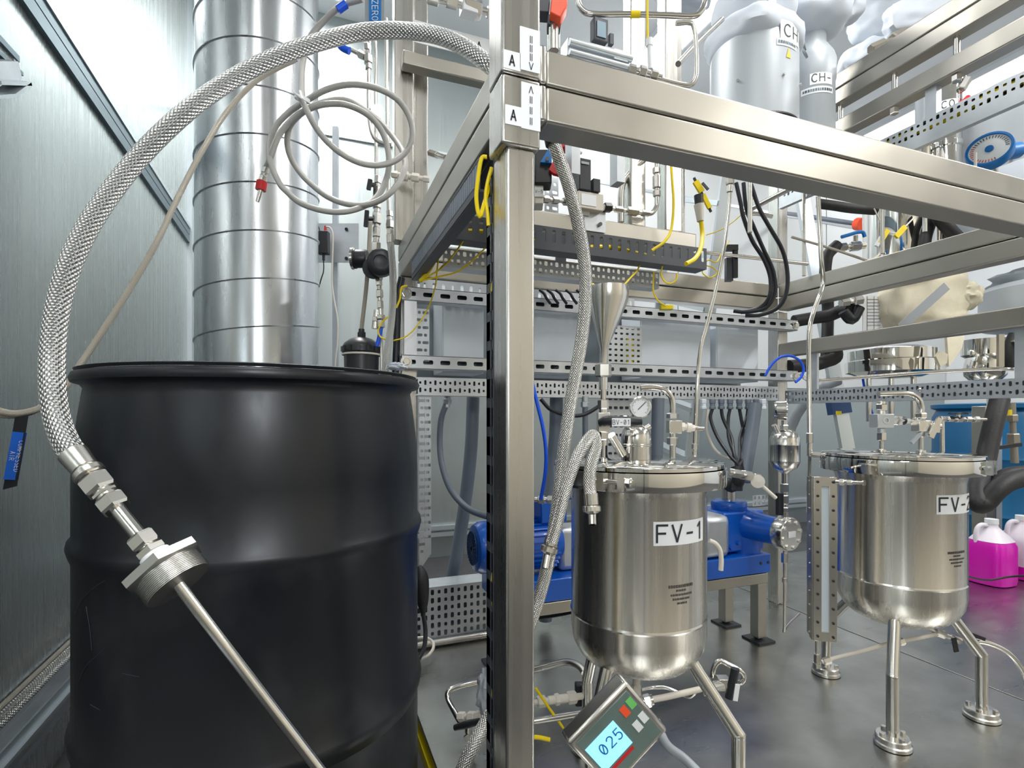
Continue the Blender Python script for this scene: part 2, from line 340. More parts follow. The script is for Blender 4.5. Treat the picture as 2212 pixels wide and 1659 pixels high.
for a, b_ in (((-20, 175), (48, 178)), ((48, 178), (12, 203)), ((12, 203), (-30, 206))):
    q.bar(PX(*a, XL+.03), PX(*b_, XL+.03), .03, .006)
q.build('arm', 'trimL', t)
MB().bar(PX(-20, 150, XL+.012), PX(30, 150, XL+.012), .02, .03).build('mount', 'galv', t)
MB().bar(PX(-40, 40, XL+.004), PX(40, 128, XL+.004), .004, .012).bar(PX(-40, 78, XL+.004), PX(48, 160, XL+.004), .004, .008).build('slot_edge', 'trim', t)
# ================================================================ SKIDS
DZ = .085; H = .80
t = thing('skid_platform', 'low stainless steel skid deck with a yellow side channel, carrying the two FV tanks', 'platform', (.96, 1.1, 0))
MB().box(.245, .30, DZ-.006, 1.6905, 2.1, DZ).build('deck_plate', 'deck', t, bevel=.001)
MB().box(.247, .31, .068, .255, 2.1, .078).box(.256, .31, .012, .262, 2.1, .068).box(.247, .31, .002, .256, 2.1, .03).build('side_channel', 'yelp', t)
MB().box(.30, .31, 0, 1.66, .34, .078).build('cross_channel', 'steel', t); MB().box(.30, 2.06, 0, 1.66, 2.09, .078).build('cross_channel', 'steel', t)
t = thing('skid_platform', 'neighbouring stainless skid deck to the right, under the pink jugs', 'platform', (2.5, 1.1, 0))
MB().box(1.692, .30, DZ-.008, 3.06, 2.1, DZ+.002).build('deck_plate', 'deck', t, bevel=.001)
MB().box(1.75, .31, 0, 3.02, .34, .076).build('cross_channel', 'steel', t); MB().box(1.75, 2.06, 0, 3.02, 2.09, .076).build('cross_channel', 'steel', t)

S0, S1, B0, B1 = CZ+.4555, CZ+.4555, CZ+.4055, CZ+.505
g = .0012
lf = thing('process_skid', 'lower stainless tube frame with the tall corner post in the foreground', 'frame', (.27, .69, DZ))
def beam(par, *a, name='beam', m='beam'): return MB().box(*a).build(name, m, par, bevel=.0035)
pm = mat('post_steel', (.60, .585, .55), 1, .28, (60, 60, 1.0), .01)
beam(lf, .2465, .666, DZ, .288, .720, CZ+.362, name='post', m=pm)
beam(lf, .2375, .660, CZ+.362, .2935, .715, S0-g, name='corner_sleeve', m=pm)
beam(lf, .294, .664, B0-.0, .305, .716, S0-g, name='joint_plate', m='steel')
beam(lf, .305, .666, B0, 1.73, .716, S0-g)
beam(lf, .2465, .716, B0, .295, 1.54, S0-g)
beam(lf, .2465, 1.54, B0, 1.68, 1.59, S0-g)
beam(lf, 1.68, .716, B0, 1.73, 1.54, S0-g)
beam(lf, 1.68, 1.541, DZ, 1.73, 1.59, B0-g, name='post', m=pm); beam(lf, .2465, 1.541, DZ, .295, 1.59, B0-g, name='post', m=pm)
beam(lf, 1.68, .60, DZ, 1.73, .66, .086+.01, name='foot_plate', m='steel')
beam(lf, 1.682, .72, CZ+.229, 1.728, 1.54, CZ+.279)
uf = thing('process_skid', 'upper stainless tube frame stacked on the lower one, rising past the top of view', 'frame', (.27, .69, S0))
beam(uf, .2375, .660, S0+g, .2935, .715, ZC-.6, name='post', m=pm)
beam(uf, .294, .664, S0+g, .305, .716, B1+.004, name='joint_plate', m='steel')
beam(uf, .305, .666, S0+g, 1.73, .716, B1)
beam(uf, .2465, .716, S0+g, .295, 1.54, B1); beam(uf, .2465, 1.54, S0+g, 1.68, 1.59, B1); beam(uf, 1.68, .716, S0+g, 1.73, 1.54, B1)
beam(uf, .295, 1.19, S0+g, 1.0, 1.24, B1)
zt = ZC-.6
beam(uf, 1.681, 1.541, B1+g, 1.73, 1.59, zt, name='post', m=pm)
q = PY(853, 300, 1.54); q2 = PY(895, 300, 1.54); q3 = PY(928, 300, 1.54)
beam(uf, q.x, 1.545, B1+g, q2.x, 1.59, zt, name='post', m=pm); beam(uf, q2.x+.002, 1.56, B1+g, q3.x, 1.60, zt, name='post', m=pm)
for a, bb in ((1363, 1403), (1438, 1482)):
    x0, x1 = PY(a, 300, 1.20).x, PY(bb-8, 300, 1.20).x; beam(uf, x0, 1.20, B1+g, x1, 1.24, zt, name='post', m=pm)
beam(uf, .2465, 1.50, CZ+.99, .9, 1.538, CZ+1.03)
beam(uf, 1.68, .70, CZ+1.118, 1.73, 1.54, CZ+1.168); beam(uf, 1.68, .70, CZ+1.066, 1.73, 1.54, CZ+1.116); beam(uf, 1.68, .70, CZ+.96, 1.73, 1.54, CZ+1.01)
for y in (.95, 1.12, 1.3): MB().cyl((1.70, y, CZ+1.01), (1.70, y, CZ+1.066), .008).hex((1.70, y, CZ+.94), (1.70, y, CZ+.96), .013).build('bolt', 'fitting', uf)
# corner labels
def corner_label(u0, v0, u1, v1, marks):
    y = .6595; a = PY(u0, v0, y); b_ = PY(u1, v1, y); c = (a+b_)/2; wd, ht = abs(b_.x-a.x), abs(a.z-b_.z)
    pl = MB().obox(c, V(1, 0, 0), V(0, 0, 1), V(0, -1, 0), wd/2, ht/2, .0005).build('label_plate', 'tag', uf if v0 < 150 else lf, smooth=False)
    for s_, (fx, fz), sz, rot in marks:
        cc = V(a.x+wd*fx, y-.0011, a.z-ht*fz)
        text(s_, sz, plane_map(cc, V(1, 0, 0), V(0, 0, 1)), 'ink', pl, bold=.0003 if s_ == 'A' else .0001, sx=.82 if s_ == 'A' else 1)
corner_label(1123, 56, 1166, 160, [('=', (.55, .26), .0125, 0), ('=', (.55, .47), .0125, 0), ('=', (.55, .67), .0125, 0), ('V', (.55, .88), .0125, 0)])
corner_label(1087, 106, 1124, 155, [('A', (.5, .52), .0185, 0)])
corner_label(1126, 176, 1167, 285, [('^', (.5, .14), .0125, 0), ('=', (.5, .36), .0125, 0), ('=', (.5, .59), .0125, 0), ('=', (.5, .82), .0125, 0)])
corner_label(1091, 225, 1126, 274, [('A', (.5, .5), .0185, 0)])
# ================================================================ DRUM
DC = V(-.078, 1.117, 0)
t = thing('drum', 'large black plastic drum in the left foreground with two moulded hoops', 'drum', DC)
R = .2865
pr = [(0, .0), (.265, .0), (.283, .012), (.287, .035), (.284, .06), (R, .09), (R, .285)]
for z0 in (.30, .60):
    pr += [(R, z0-.026), (R+.005, z0-.012), (R+.0075, z0-.002), (R+.006, z0+.006), (R, z0+.014)]
pr += [(R, .70), (R-.002, .755), (R-.008, .805), (.274, .838), (.272, .850), (.276, .856), (.288, .860), (.2905, .867), (.287, .8745), (.281, .876), (.276, .872), (.273, .862), (.266, .858), (0, .866)]
MB().lathe(pr, DC, n=96).build('body', 'drum', t, ang=50)
MB().lathe([(.281, .8765), (.284, .881), (.279, .8825), (.274, .8775)], DC, n=96).build('rim_ring', 'black', t)
MB().lathe([(0, .862), (.035, .862), (.035, .878), (.031, .881), (0, .881)], DC+V(-.12, -.1, .003), n=24).build('bung', 'black', t)
def drum_pt(u, v):
    r = ray(u, v); h = V(r.x, r.y, 0); m = V(DC.x, DC.y, 0); a_ = h.dot(h); bq = h.dot(m); q = bq*bq-a_*(m.dot(m)-.2870**2); s_ = (bq-math.sqrt(max(0, q)))/a_; return O+r*s_
for pts_ in ([(162, 1325), (175, 1300), (200, 1272), (232, 1250)], [(168, 1480), (185, 1440), (225, 1402)], [(186, 1310), (194, 1360), (198, 1405)], [(195, 1522), (216, 1534)], [(265, 1455), (300, 1462)]):
    MB().tube([drum_pt(*p_) for p_ in pts_], .0004, 5, 4).build('scuff_mark', 'wduct', t)
# ================================================================ DUCT
dc = V(-.146, 1.84, 0); b = MB(); pit = .1365; n = 72
prof = []; zz = 0
def ring_r(z): f = (z/pit) % 1; return .175+(.0035 if f < .045 else 0)
steps = [0, .022, .044, .05, .30, .60, .985]
vs = []; fs = []; rows = 0
for k in range(0, 22):
    for s_ in steps: vs += [dc+V(math.cos(2*math.pi*j/n)*(.175+(.0038 if s_ in (.022, .044) else 0)), math.sin(2*math.pi*j/n)*(.175+(.0038 if s_ in (.022, .044) else 0)), max(0, min(ZC, (k+s_+j/n-1)*pit))) for j in range(n+1)]; rows += 1
for i in range(rows-1):
    for j in range(n): fs.append((i*(n+1)+j, i*(n+1)+j+1, (i+1)*(n+1)+j+1, (i+1)*(n+1)+j))
b.add(vs, fs)
tag(b.build('ventilation_duct', 'duct'), 'wide round spiral-seam metal duct standing behind the black drum', 'duct')
# ================================================================ BRAIDED SUCTION HOSE with dip tube in front of the drum
t = thing('suction_hose', 'thick braided steel hose arching over the drum to a dip tube with a threaded cap', 'hose', (0, .55, .3))
pp = [(1085, 165, .86), (1050, 135, .86), (1000, 100, .88), (940, 76, .90), (860, 66, .92), (780, 70, .92), (700, 88, .90), (600, 122, .87), (500, 172, .84), (400, 243, .80), (300, 340, .77), (215, 450, .73), (160, 550, .70), (128, 650, .68), (114, 750, .66), (113, 830, .64), (122, 900, .625), (142, 955, .61), (163, 985, .60)]
MB().tube([P(*a) for a in pp], .0133, 20, 8, uv=True).build('braid', 'braid', t)
A = P(158, 980, .602); Bq = P(212, 1040, .593); d = (Bq-A).normalized()
E0 = P(388, 1262, .575); ax = (E0-P(158, 980, .602)).normalized()
def along(s): return P(158, 980, .602).lerp(P(380, 1255, .575), s)
MB().cyl(along(0), along(.125), .0150, .0135, 20).build('ferrule', 'fitting', t)
MB().lathe([(.0125, 0), (.0160, .004), (.0160, .010), (.012, .0125)], along(.125), ax, n=24).build('collar', 'fitting', t)
x0 = perp(ax)[0]; xh = (x0*math.cos(.3)+ax.cross(x0)*math.sin(.3))
MB().hex(along(.195), along(.305), .0165, xh).build('hex_nut', 'fitting', t)
MB().cyl(along(.185), along(.36), .011).hex(along(.315), along(.34), .0135, xh).build('union_body', 'fitting', t)
MB().hex(along(.355), along(.445), .0155, xh).build('hex_nut', 'fitting', t)
MB().cyl(along(.44), along(.70), .0078, n=20).build('tube', 'polish', t)
MB().hex(along(.655), along(.74), .0150, xh).build('hex_nut', 'fitting', t)
MB().cyl(along(.74), along(.80), .010).hex(along(.752), along(.80), .0155, xh).build('hex_nut', 'fitting', t)
MB().cyl(along(.80), along(.865), .0155, n=20).build('sealing_tape', 'tape', t)
cm = mat('cast_steel', (.66, .655, .63), 1, .34, bump=.08, bscale=(300, 300, 300))
MB().hex(along(.855), along(.925), .042, xh).build('cap_hex', cm, t)
cap = MB().cyl(along(.915), along(1.03), .0325, n=40)
c0, c1 = along(.925), along(1.028)
for i in range(11): a_ = c0.lerp(c1, (i+.3)/11); b_ = c0.lerp(c1, (i+.75)/11); cap.lathe([(.0325, 0), (.0340, (b_-a_).length/2), (.0325, (b_-a_).length)], a_, ax, n=40)
cap.build('threaded_plug', cm, t)
MB().pipe(along(1.0), P(712, 1692, .60), .0062, .0045, 20).build('dip_tube', 'polish', t)
# ================================================================ other big hoses
t = thing('braided_hose', 'long braided steel hose hanging from behind the front beam down to the floor', 'hose', P(1215, 1000, .9))
pp = [(1192, 295, .86), (1205, 335, .86), (1228, 400, .865), (1248, 480, .87), (1262, 560, .875), (1265, 640, .88), (1258, 720, .885), (1245, 800, .89), (1231, 880, .895), (1219, 960, .90), (1210, 1040, .905), (1200, 1120, .905), (1185, 1210, .90), (1165, 1290, .895), (1130, 1390, .885), (1095, 1480, .86), (1050, 1560, .83), (1015, 1625, .80), (985, 1700, .78)]
MB().tube([P(*a) for a in pp], .0107, 16, 6, uv=True).build('braid', 'braid2', t)
MB().cyl(P(1190, 285, .86), P(1196, 312, .86), .0135).build('end_collar', 'black', t)
t = thing('braided_hose', 'short braided hose bent over in an upside-down U left of the FV-1 tank', 'hose', P(1250, 1000, .85))
pp = [(1191, 1172, .835), (1203, 1130, .837), (1215, 1080, .84), (1230, 1030, .85), (1248, 985, .86), (1266, 955, .87), (1282, 940, .885), (1287, 965, .875), (1277, 1000, .86), (1273, 1040, .852), (1277, 1075, .85)]
MB().tube([P(*a) for a in pp], .0098, 16, 7, uv=True).build('braid', 'braid2', t)
for (a, b_, c_, e_) in (((1193, 1160), (1189, 1178), (1184, 1196), (1178, 1228)), ((1276, 1066), (1278, 1090), (1279, 1108), (1280, 1134))):
    MB().cyl(P(*a, .84), P(*b_, .838), .0112, n=18).lathe([(.009, 0), (.0142, .003), (.0142, .010), (.008, .014)], P(*b_, .838), (P(*c_, .836)-P(*b_, .838)), n=20).build('end_fitting', 'fitting', t)
    MB().pipe(P(*c_, .837), P(*e_, .828), .0062, .0046, 18).build('open_tube', 'polish', t)
Z2 = lambda x, y: (540+x/3.95, y/3.95); Z5 = lambda x, y: (540+x/3.95, 380+y/3.95)
L2 = [Z2(*a) for a in ((960, -10), (780, 50), (640, 170), (540, 280), (480, 400), (447, 560), (440, 700), (448, 850), (480, 930), (540, 1050), (640, 1190), (780, 1310), (940, 1390), (1100, 1410), (1240, 1370), (1340, 1280), (1385, 1150), (1360, 1000), (1270, 860), (1130, 770), (960, 725), (800, 725), (640, 770), (520, 835), (430, 890), (330, 960), (220, 1080), (165, 1230), (180, 1400), (250, 1560))]
L2 += [Z5(*a) for a in ((310, 130), (430, 230), (600, 290), (760, 308), (900, 285), (1040, 220), (1130, 110))]
L2 += [Z2(*a) for a in ((1182, 1450), (1180, 1300), (1140, 1150), (1060, 1030), (950, 945), (800, 890), (640, 890), (500, 930), (400, 1000), (335, 1090), (318, 1230), (355, 1360), (450, 1500))]
L2 += [Z5(*a) for a in ((600, 135), (720, 205), (860, 245), (1000, 245), (1120, 200), (1230, 110), (1300, 0))]
L2 += [Z2(*a) for a in ((1325, 1400), (1300, 1290), (1230, 1180), (1110, 1040), (960, 925), (800, 850), (600, 880), (400, 990), (270, 1120), (210, 1240), (165, 1370), (140, 1430))]
t = thing('coiled_hose', 'thin grey hose coiled in loops and tied with a white zip tie', 'hose', P(700, 330, 1.25))
nn = len(L2); pts = [P(u, v, 1.25+.035*math.sin(i*.55)+.0012*i) for i, (u, v) in enumerate(L2)]
MB().tube(pts, .0072, 10, 5, uv=True).build('hose', 'thinhose', t)
MB().lathe([(.012, -.004), (.017, -.004), (.017, .004), (.012, .004), (.012, -.004)], P(653, 214, 1.23), V(.2, -.3, 1), n=16).bar(P(653, 214, 1.21), P(636, 200, 1.21), .005, .003).bar(P(653, 214, 1.21), P(648, 196, 1.22), .005, .003).build('zip_tie', 'tape', t)
chain(MB(), P(575, 362, 1.31), P(566, 392, 1.31), [(.5, .009, 'h'), (.2, .007, 'c'), (.5, .010, 'h')]).build('hose_fitting', 'fitting', t)
MB().cyl(P(566, 392, 1.31), P(563, 411, 1.31), .0125, n=18).build('red_cap', 'red', t)['label'] = 'red cap'
MB().cyl(P(563, 411, 1.31), P(556, 436, 1.31), .006, .0045).build('tip', 'polish', t)
t = thing('thin_hose', 'thin tan braided hose sagging from the duct to the left edge, carrying a black tag', 'hose', P(200, 760, 1.0))
pp = [(640, 128, 1.36), (560, 170, 1.33), (495, 235, 1.28), (440, 320, 1.22), (390, 415, 1.17), (335, 530, 1.11), (270, 640, 1.07), (205, 740, 1.03), (165, 800, 1.0), (130, 850, .97), (90, 880, .95), (40, 893, .93), (0, 888, .92), (-40, 870, .91)]
MB().tube([P(*a) for a in pp], .0058, 10, 6, uv=True).build('hose', 'brass', t)
MB().tube([P(u, v, d_) for u, v, d_ in ((110, 866, .975), (70, 889, .955), (30, 898, .94), (-20, 894, .925))], .0055, 10, 5).build('hose', 'brass', t)
a, b_, c_, d_ = P(32, 902, .93), P(62, 896, .93), P(37, 1050, .93), P(6, 1058, .93)
MB().prism([a, d_, c_, b_], ray(40, 1000).normalized()*-.0015).build('black_tag', 'black', t)['label'] = 'black tag'
cc = P(33, 985, .926); up_ = (P(44, 933, .926)-P(25, 1035, .926)).normalized(); rt = ray(33, 985).normalized().cross(up_).normalized()
pl = MB().obox(cc, up_, rt, up_.cross(rt), .042, .0095, .0008).build('blue_sticker', 'sky', t)
for k, (s_, o_) in enumerate((('COMPRESSED', .0045), ('AIR', -.004))):
    text(s_, .0085, plane_map(cc-ray(33, 985).normalized()*.0016+rt*o_, -up_, rt), 'tag', pl)
# ================================================================ TANKS
def tank(tx, ty, label, nm, legs, lab_az, fine_az, knob_az):
    c = V(tx, ty, 0); t = thing('pressure_vessel', label, 'tank', V(tx, ty, DZ)); R = .131; zb = .43; RG = .007
    pr = [(0, .305), (.04, .308), (.075, .316), (.10, .328), (.116, .343), (.127, .364), (R, .388), (R, .417), (R+.0006, .419), (R+.0006, .425), (R, .427), (R, .655), (R+.006, .672), (R+.020, .677)]
    MB().lathe(pr, c, n=112).build('shell', 'tank', t, ang=30)
    MB().lathe([(R+.0004, .4185), (R+.0018, .4225), (R+.0004, .4265)], c, n=80).build('weld_seam', 'polish', t)
    MB().lathe([(R+.018, .672), (R+.0345, .675), (R+.0355, .681), (R+.0355, .702), (R+.0345, .708), (R+.015, .710)], c, n=128).build('clamp_ring', 'mirror', t, ang=50)
    MB().lathe([(R+.026, .708), (R+.0325, .710), (R+.0325, .716), (R+.028, .7185), (0, .7205)], c, n=128).build('lid', 'mirror', t, ang=50)
    ka = knob_az; kd = V(math.cos(ka), math.sin(ka), 0); kt = V(-kd.y, kd.x, 0); kc = c+kd*(R+.037)+V(0, 0, .693)
    cl = MB(); 
    for sgn in (-1, 1): cl.obox(kc+kt*(sgn*.018), kt, kd, CU, .006, .009, .015)
    cl.build('clamp_lug', 'fitting', t)
    MB().cyl(kc-kt*.036, kc+kt*.036, .0045, n=12).hex(kc+kt*.024, kc+kt*.034, .009).build('clamp_bolt', 'polish', t)
    for az, rb, rf, foot in legs:
        d = V(math.cos(az), math.sin(az), 0); a = c+d*.095+V(0, 0, .36); m_ = c+d*rb+V(0, 0, .235); f_ = c+d*rf+V(0, 0, DZ+.012)
        lg = MB().cyl(a, m_, .0125, n=20).cyl(m_+V(0, 0, .004), f_, .0125, n=20); lg.blob(m_, .0127, .0127, .0127, 0)
        L = lg.build('leg', 'polish', t)
        MB().lathe([(0, 0), (.036, 0), (.036, .007), (.033, .009), (.033, .019), (.031, .021), (.012, .022)], V(f_.x, f_.y, DZ+.0015), n=28).build('foot_pad', 'fitting', L)
        for k in range(4):
            w_ = az+.785+k*1.571; bp_ = V(f_.x+.025*math.cos(w_), f_.y+.025*math.sin(w_), DZ+.022); MB().hex(bp_, bp_+V(0, 0, .007), .006).build('bolt', 'fitting', L)
    # curved name label
    def cyl_map(az, z, r): return lambda x, y: c+V(math.cos(az+x/r)*r, math.sin(az+x/r)*r, z+y)
    def curved(name, az, z, w_, h, r, m):
        b = MB(); k = 12; vs = []; f = cyl_map(az, z, r)
        for i in range(k+1): vs += [f(-w_/2+w_*i/k, -h/2), f(-w_/2+w_*i/k, h/2)]
        b.add(vs, [(2*i, 2*i+2, 2*i+3, 2*i+1) for i in range(k)]); return b.build(name, m, t)
    lb = curved('label_plate', lab_az, .600 if nm == 'FV-1' else .612, .116, .042, R+.0008, 'tag')
    text(nm, .041, cyl_map(lab_az, .600 if nm == 'FV-1' else .612, R+.0018), 'ink', lb, sx=1.05, wt=.13)
    b = MB(); rr = random.Random(3)
    for i, wd in enumerate((.052, .022, .044, .036, .018)):
        x = -wd/2; z = .506-.0075*i
        while x < wd/2:
            l = rr.uniform(.002, .0055); f = cyl_map(fine_az, z, R+.0006); hh = .0018 if i else .0026
            b.add([f(x, -hh), f(x+l, -hh), f(x+l, hh), f(x, hh)], [(0, 1, 2, 3)]); x += l+.0014
    b.build('etched_lines', 'inkf', t)['kind'] = 'stuff'
    return t, c
T1 = V(.612, .902, 0); T2 = V(1.34, .875, 0)
def azto(c, u, v=1200): # azimuth on the shell that a ray of column u meets
    r = ray(u, 900); r.z = 0; r.normalize(); m = V(c.x, c.y, 0); bq = r.dot(m); dd = m.dot(m)-.131**2; s_ = bq-math.sqrt(max(0, bq*bq-dd)); p = r*s_-m; return math.atan2(p.y, p.x)
t1, _ = tank(T1.x, T1.y, 'polished steel pressure vessel labelled FV-1, in the middle of the skid', 'FV-1', [(-math.radians(56), .19, .19, 1), (math.radians(-156), .150, .155, 1), (math.radians(113), .125, .125, 1)], azto(T1, 1476), azto(T1, 1472), azto(T1, 1335))
t2, _ = tank(T2.x, T2.y, 'polished steel pressure vessel labelled FV-2, on the right of the skid', 'FV-2', [(math.radians(-150), .168, .168, 1), (math.radians(-28), .185, .185, 1), (math.radians(86), .20, .205, 1)], azto(T2, 2070)+.02, azto(T2, 2068), azto(T2, 2070)+.35)
LZ = .7205
def lid_on(u, v, T): # point on the lid top
    return PZ(u, v, LZ)
def bent(par, base, up, r, pts, nm='bent_tube'):
    MB().tube([base]+pts, r, 16, 6).build(nm, 'polish', par)
# FV-1 lid: bent outlet with valve block
t = thing('sampling_valve', 'steel valve block with a bent pipe on the FV-1 lid', 'valve', P(1453, 985, 1.08))
d_ = 1.08
MB().cyl(PZ(1453, 1000, LZ) if 0 else V(*P(1453, 994, d_).xy, LZ), P(1453, 935, d_), .0062, n=14).build('stem', 'polish', t)
px, py = P(1453, 994, d_).xy
LP = lambda u, v, d=1.08: P(u, v, d)
MB().hex(V(px, py, LP(0, 962).z), V(px, py, LP(0, 944).z), .0115).build('hex_nut', 'fitting', t)
MB().obox(V(px, py, LP(0, 922).z)+CR*.003, CR, V(SN, CS, 0), CU, .013, .012, .013).build('valve_body', 'fitting', t, bevel=.001)
MB().hex(V(px, py, LP(0, 905).z), V(px, py, LP(0, 892).z), .0125).build('hex_nut', 'fitting', t)
chain(MB(), LP(1466, 921), LP(1500, 925), [(.5, .010, 'h'), (.2, .006, 'c'), (.4, .0095, 'c'), (.3, .0075, 'h')]).build('side_fitting', 'white2', t)
MB().pipe(LP(1496, 925), LP(1520, 927), .005, .0035).build('side_outlet', 'polish', t)
MB().tube([V(px, py, LP(0, 892).z), LP(1453, 872), LP(1449, 856), LP(1438, 844), LP(1422, 838), LP(1400, 837), LP(1384, 839)], .0062, 16, 6).build('bent_tube', 'polish', t)
# FV-1 small dome pot with gauge
t = thing('catch_pot', 'small domed steel pot with a round dial gauge on the FV-1 lid', 'pot', P(1375, 985, 1.06))
px, py = P(1374, 990, 1.06).xy; pc = V(px, py, LZ)
MB().lathe([(0, 0), (.0295, 0), (.0295, .026), (.0305, .027), (.0305, .030), (.0295, .031), (.0295, .046), (.026, .058), (.018, .066), (.009, .069), (.009, .088), (.006, .088)], pc, n=32).build('body', 'polish', t)
gc = P(1383, 880, 1.05); vd = ray(1383, 880).normalized(); ga = (-vd*V(1, 1, 0)+V(0, 0, 0)).normalized(); ga = (-ray(1240, 900)).normalized()
def gauge(par, c, ax, r, dep=.018, rim='polish', needle=.8, facem='dial'):
    ax = V(ax).normalized(); MB().lathe([(0, -dep), (r*.8, -dep), (r*.95, -dep*.8), (r*.95, -.002), (r, 0), (r, .004), (r*.9, .005), (r*.88, .0015)], c, ax, n=36).build('gauge_case', rim, par)
    f = MB().lathe([(0, .0012), (r*.89, .0012)], c, ax, n=36).build('dial', facem, par)
    x = perp(ax)[0]; y = ax.cross(x)
    MB().obox(c+ax*.0022+x*(r*.2*math.cos(needle))+y*(r*.2*math.sin(needle)), x*math.cos(needle)+y*math.sin(needle), x*-math.sin(needle)+y*math.cos(needle), ax, r*.5, r*.03, .0004).build('needle', 'ink', f)
    b = MB()
    for k in range(28):
        w_ = math.radians(-135)+k*math.radians(270)/27+math.pi/2; q = x*math.cos(w_)+y*math.sin(w_); q2 = ax.cross(q); L_ = .1 if k % 3 else .18
        b.obox(c+ax*.0020+q*(r*(.8-L_/2)), q, q2, ax, r*L_/2, r*.012, .0003)
    b.build('scale_marks', 'ink', f)
gauge(t, gc, ga, .0215)
MB().cyl(V(px, py, LZ+.08), gc-V(0, 0, .012)+vd*.012, .0055).hex(V(px, py, LZ+.078), V(px, py, LZ+.088), .009).build('gauge_stem', 'fitting', t)
MB().cyl(pc+V(-.016, 0, .06), pc+V(-.034, -.01, .082), .007).build('side_stub', 'fitting', t); MB().cyl(pc+V(.018, 0, .058), pc+V(.030, -.004, .066), .006).build('side_stub', 'fitting', t)
# funnel with ball valve
t = thing('filling_funnel', 'steel funnel on a valve column above the FV-1 tank, valve labelled BV-01', 'funnel', P(1304, 1000, .99))
fd = 1.0; fx, fy = P(1303, 1000, fd).xy
def FZ(v): return P(1303, v, fd).z
cen = V(fx, fy, 0); cf = P(1314, 650, fd)
fo = V(cf.x, cf.y, 0)
r1 = .0373
pr = [(r1, FZ(622)), (r1+.001, FZ(621)), (r1+.001, FZ(623)), (r1, FZ(650)), (.0075, FZ(752)), (.0068, FZ(790))]
b = MB(); b.lathe([(r, z) for r, z in pr], cen, n=40); b.lathe([(r-.001, z) for r, z in pr[::-1]], cen, n=40)
b.v = [p+(CR*(.0095*max(0, min(1, (p.z-FZ(770))/(FZ(650)-FZ(770)))))) for p in b.v]
b.build('cone', 'polish', t)
x6 = CR*math.cos(.0)+V(SN, CS, 0)*0
MB().hex(V(fx, fy, FZ(815)), V(fx, fy, FZ(785)), .0155, x6).build('hex_nut', 'fitting', t)
MB().cyl(V(fx, fy, FZ(842)), V(fx, fy, FZ(812)), .0085).cyl(V(fx, fy, FZ(868)), V(fx, fy, FZ(838)), .0052).build('stem', 'polish', t)
MB().hex(V(fx, fy, FZ(884)), V(fx, fy, FZ(863)), .0105, x6).build('hex_nut', 'fitting', t)
MB().obox(V(fx, fy, FZ(912)), CR, V(SN, CS, 0), CU, .011, .011, .018).cyl(V(fx, fy, FZ(898)), V(fx, fy, FZ(880)), .008).build('valve_body', 'fitting', t, bevel=.001)
MB().tube([P(1298, 914, .975), P(1312, 909, .965), P(1330, 910, .96), P(1360, 911, .955), P(1385, 911, .955)], lambda s: .0085+.0012*math.sin(s*3.1), 12, 4).build('handle', 'black', t)['label'] = 'black valve handle'
label_on(t, P(1342, 912, .943), CR, CU, .033, .0145, 'BV-01', .0115, name='label_plate', sx=.85)
MB().hex(V(fx, fy, FZ(950)), V(fx, fy, FZ(932)), .0095, x6).cyl(V(fx, fy, FZ(962)), V(fx, fy, FZ(946)), .007).build('hex_nut', 'fitting', t)
MB().cyl(V(fx, fy, LZ), V(fx, fy, FZ(955)), .0042).lathe([(.0, 0), (.009, 0), (.008, .006), (.004, .008)], V(fx, fy, LZ), n=16).build('down_tube', 'polish', t)
MB().cyl(P(1320, 940, 1.02), P(1345, 982, 1.04), .0085).build('side_branch', 'fitting', t)
# fine tube down to FV-1
t = thing('process_tube', 'slender steel tube bending down from the front beam to the FV-1 lid', 'tube', P(1500, 985, 1.1))
pp = [(1578, 385, 1.16), (1575, 440, 1.16), (1563, 540, 1.15), (1552, 600, 1.15), (1530, 690, 1.14), (1514, 750, 1.13), (1507, 820, 1.12), (1503, 900, 1.12), (1501, 955, 1.12)]
MB().tube([P(*a) for a in pp], .0042, 12, 5).build('tube', 'polish', t)
qx, qy = P(1500, 985, 1.12).xy
MB().hex(P(1501, 958, 1.12), P(1501, 970, 1.12), .007).hex(P(1501, 974, 1.12), P(1501, 984, 1.12), .0058).cyl(P(1501, 955, 1.12), V(*P(1501, 990, 1.12).xy, LZ), .004).build('union', 'fitting', t)
MB().hex(P(1577, 380, 1.16), P(1577, 400, 1.16), .009).cyl(P(1577, 400, 1.16), P(1576, 415, 1.16), .0065).build('upper_union', 'fitting', t)
t = thing('process_tube', 'slender steel tube with a kink running down to the FV-2 tank', 'tube', P(1748, 960, 1.35))
pp = [(1767, 425, 1.42), (1770, 480, 1.42), (1774, 560, 1.41), (1778, 610, 1.41), (1770, 640, 1.40), (1757, 675, 1.40), (1749, 710, 1.39), (1747, 780, 1.38), (1748, 860, 1.37), (1749, 935, 1.36)]
MB().tube([P(*a) for a in pp], .0058, 12, 5).build('tube', 'polish', t)
MB().hex(P(1749, 935, 1.36), P(1749, 958, 1.36), .0082).cyl(P(1749, 958, 1.36), P(1749, 985, 1.36), .0065).cyl(P(1749, 980, 1.36), P(1788, 985, 1.33), .0065).hex(P(1756, 982, 1.355), P(1775, 984, 1.34), .0085).build('elbow', 'fitting', t)
MB().tube([P(1749, 985, 1.36), P(1748, 1020, 1.37), P(1745, 1060, 1.38)], .004, 8, 4).build('lower_tube', 'polish', t)
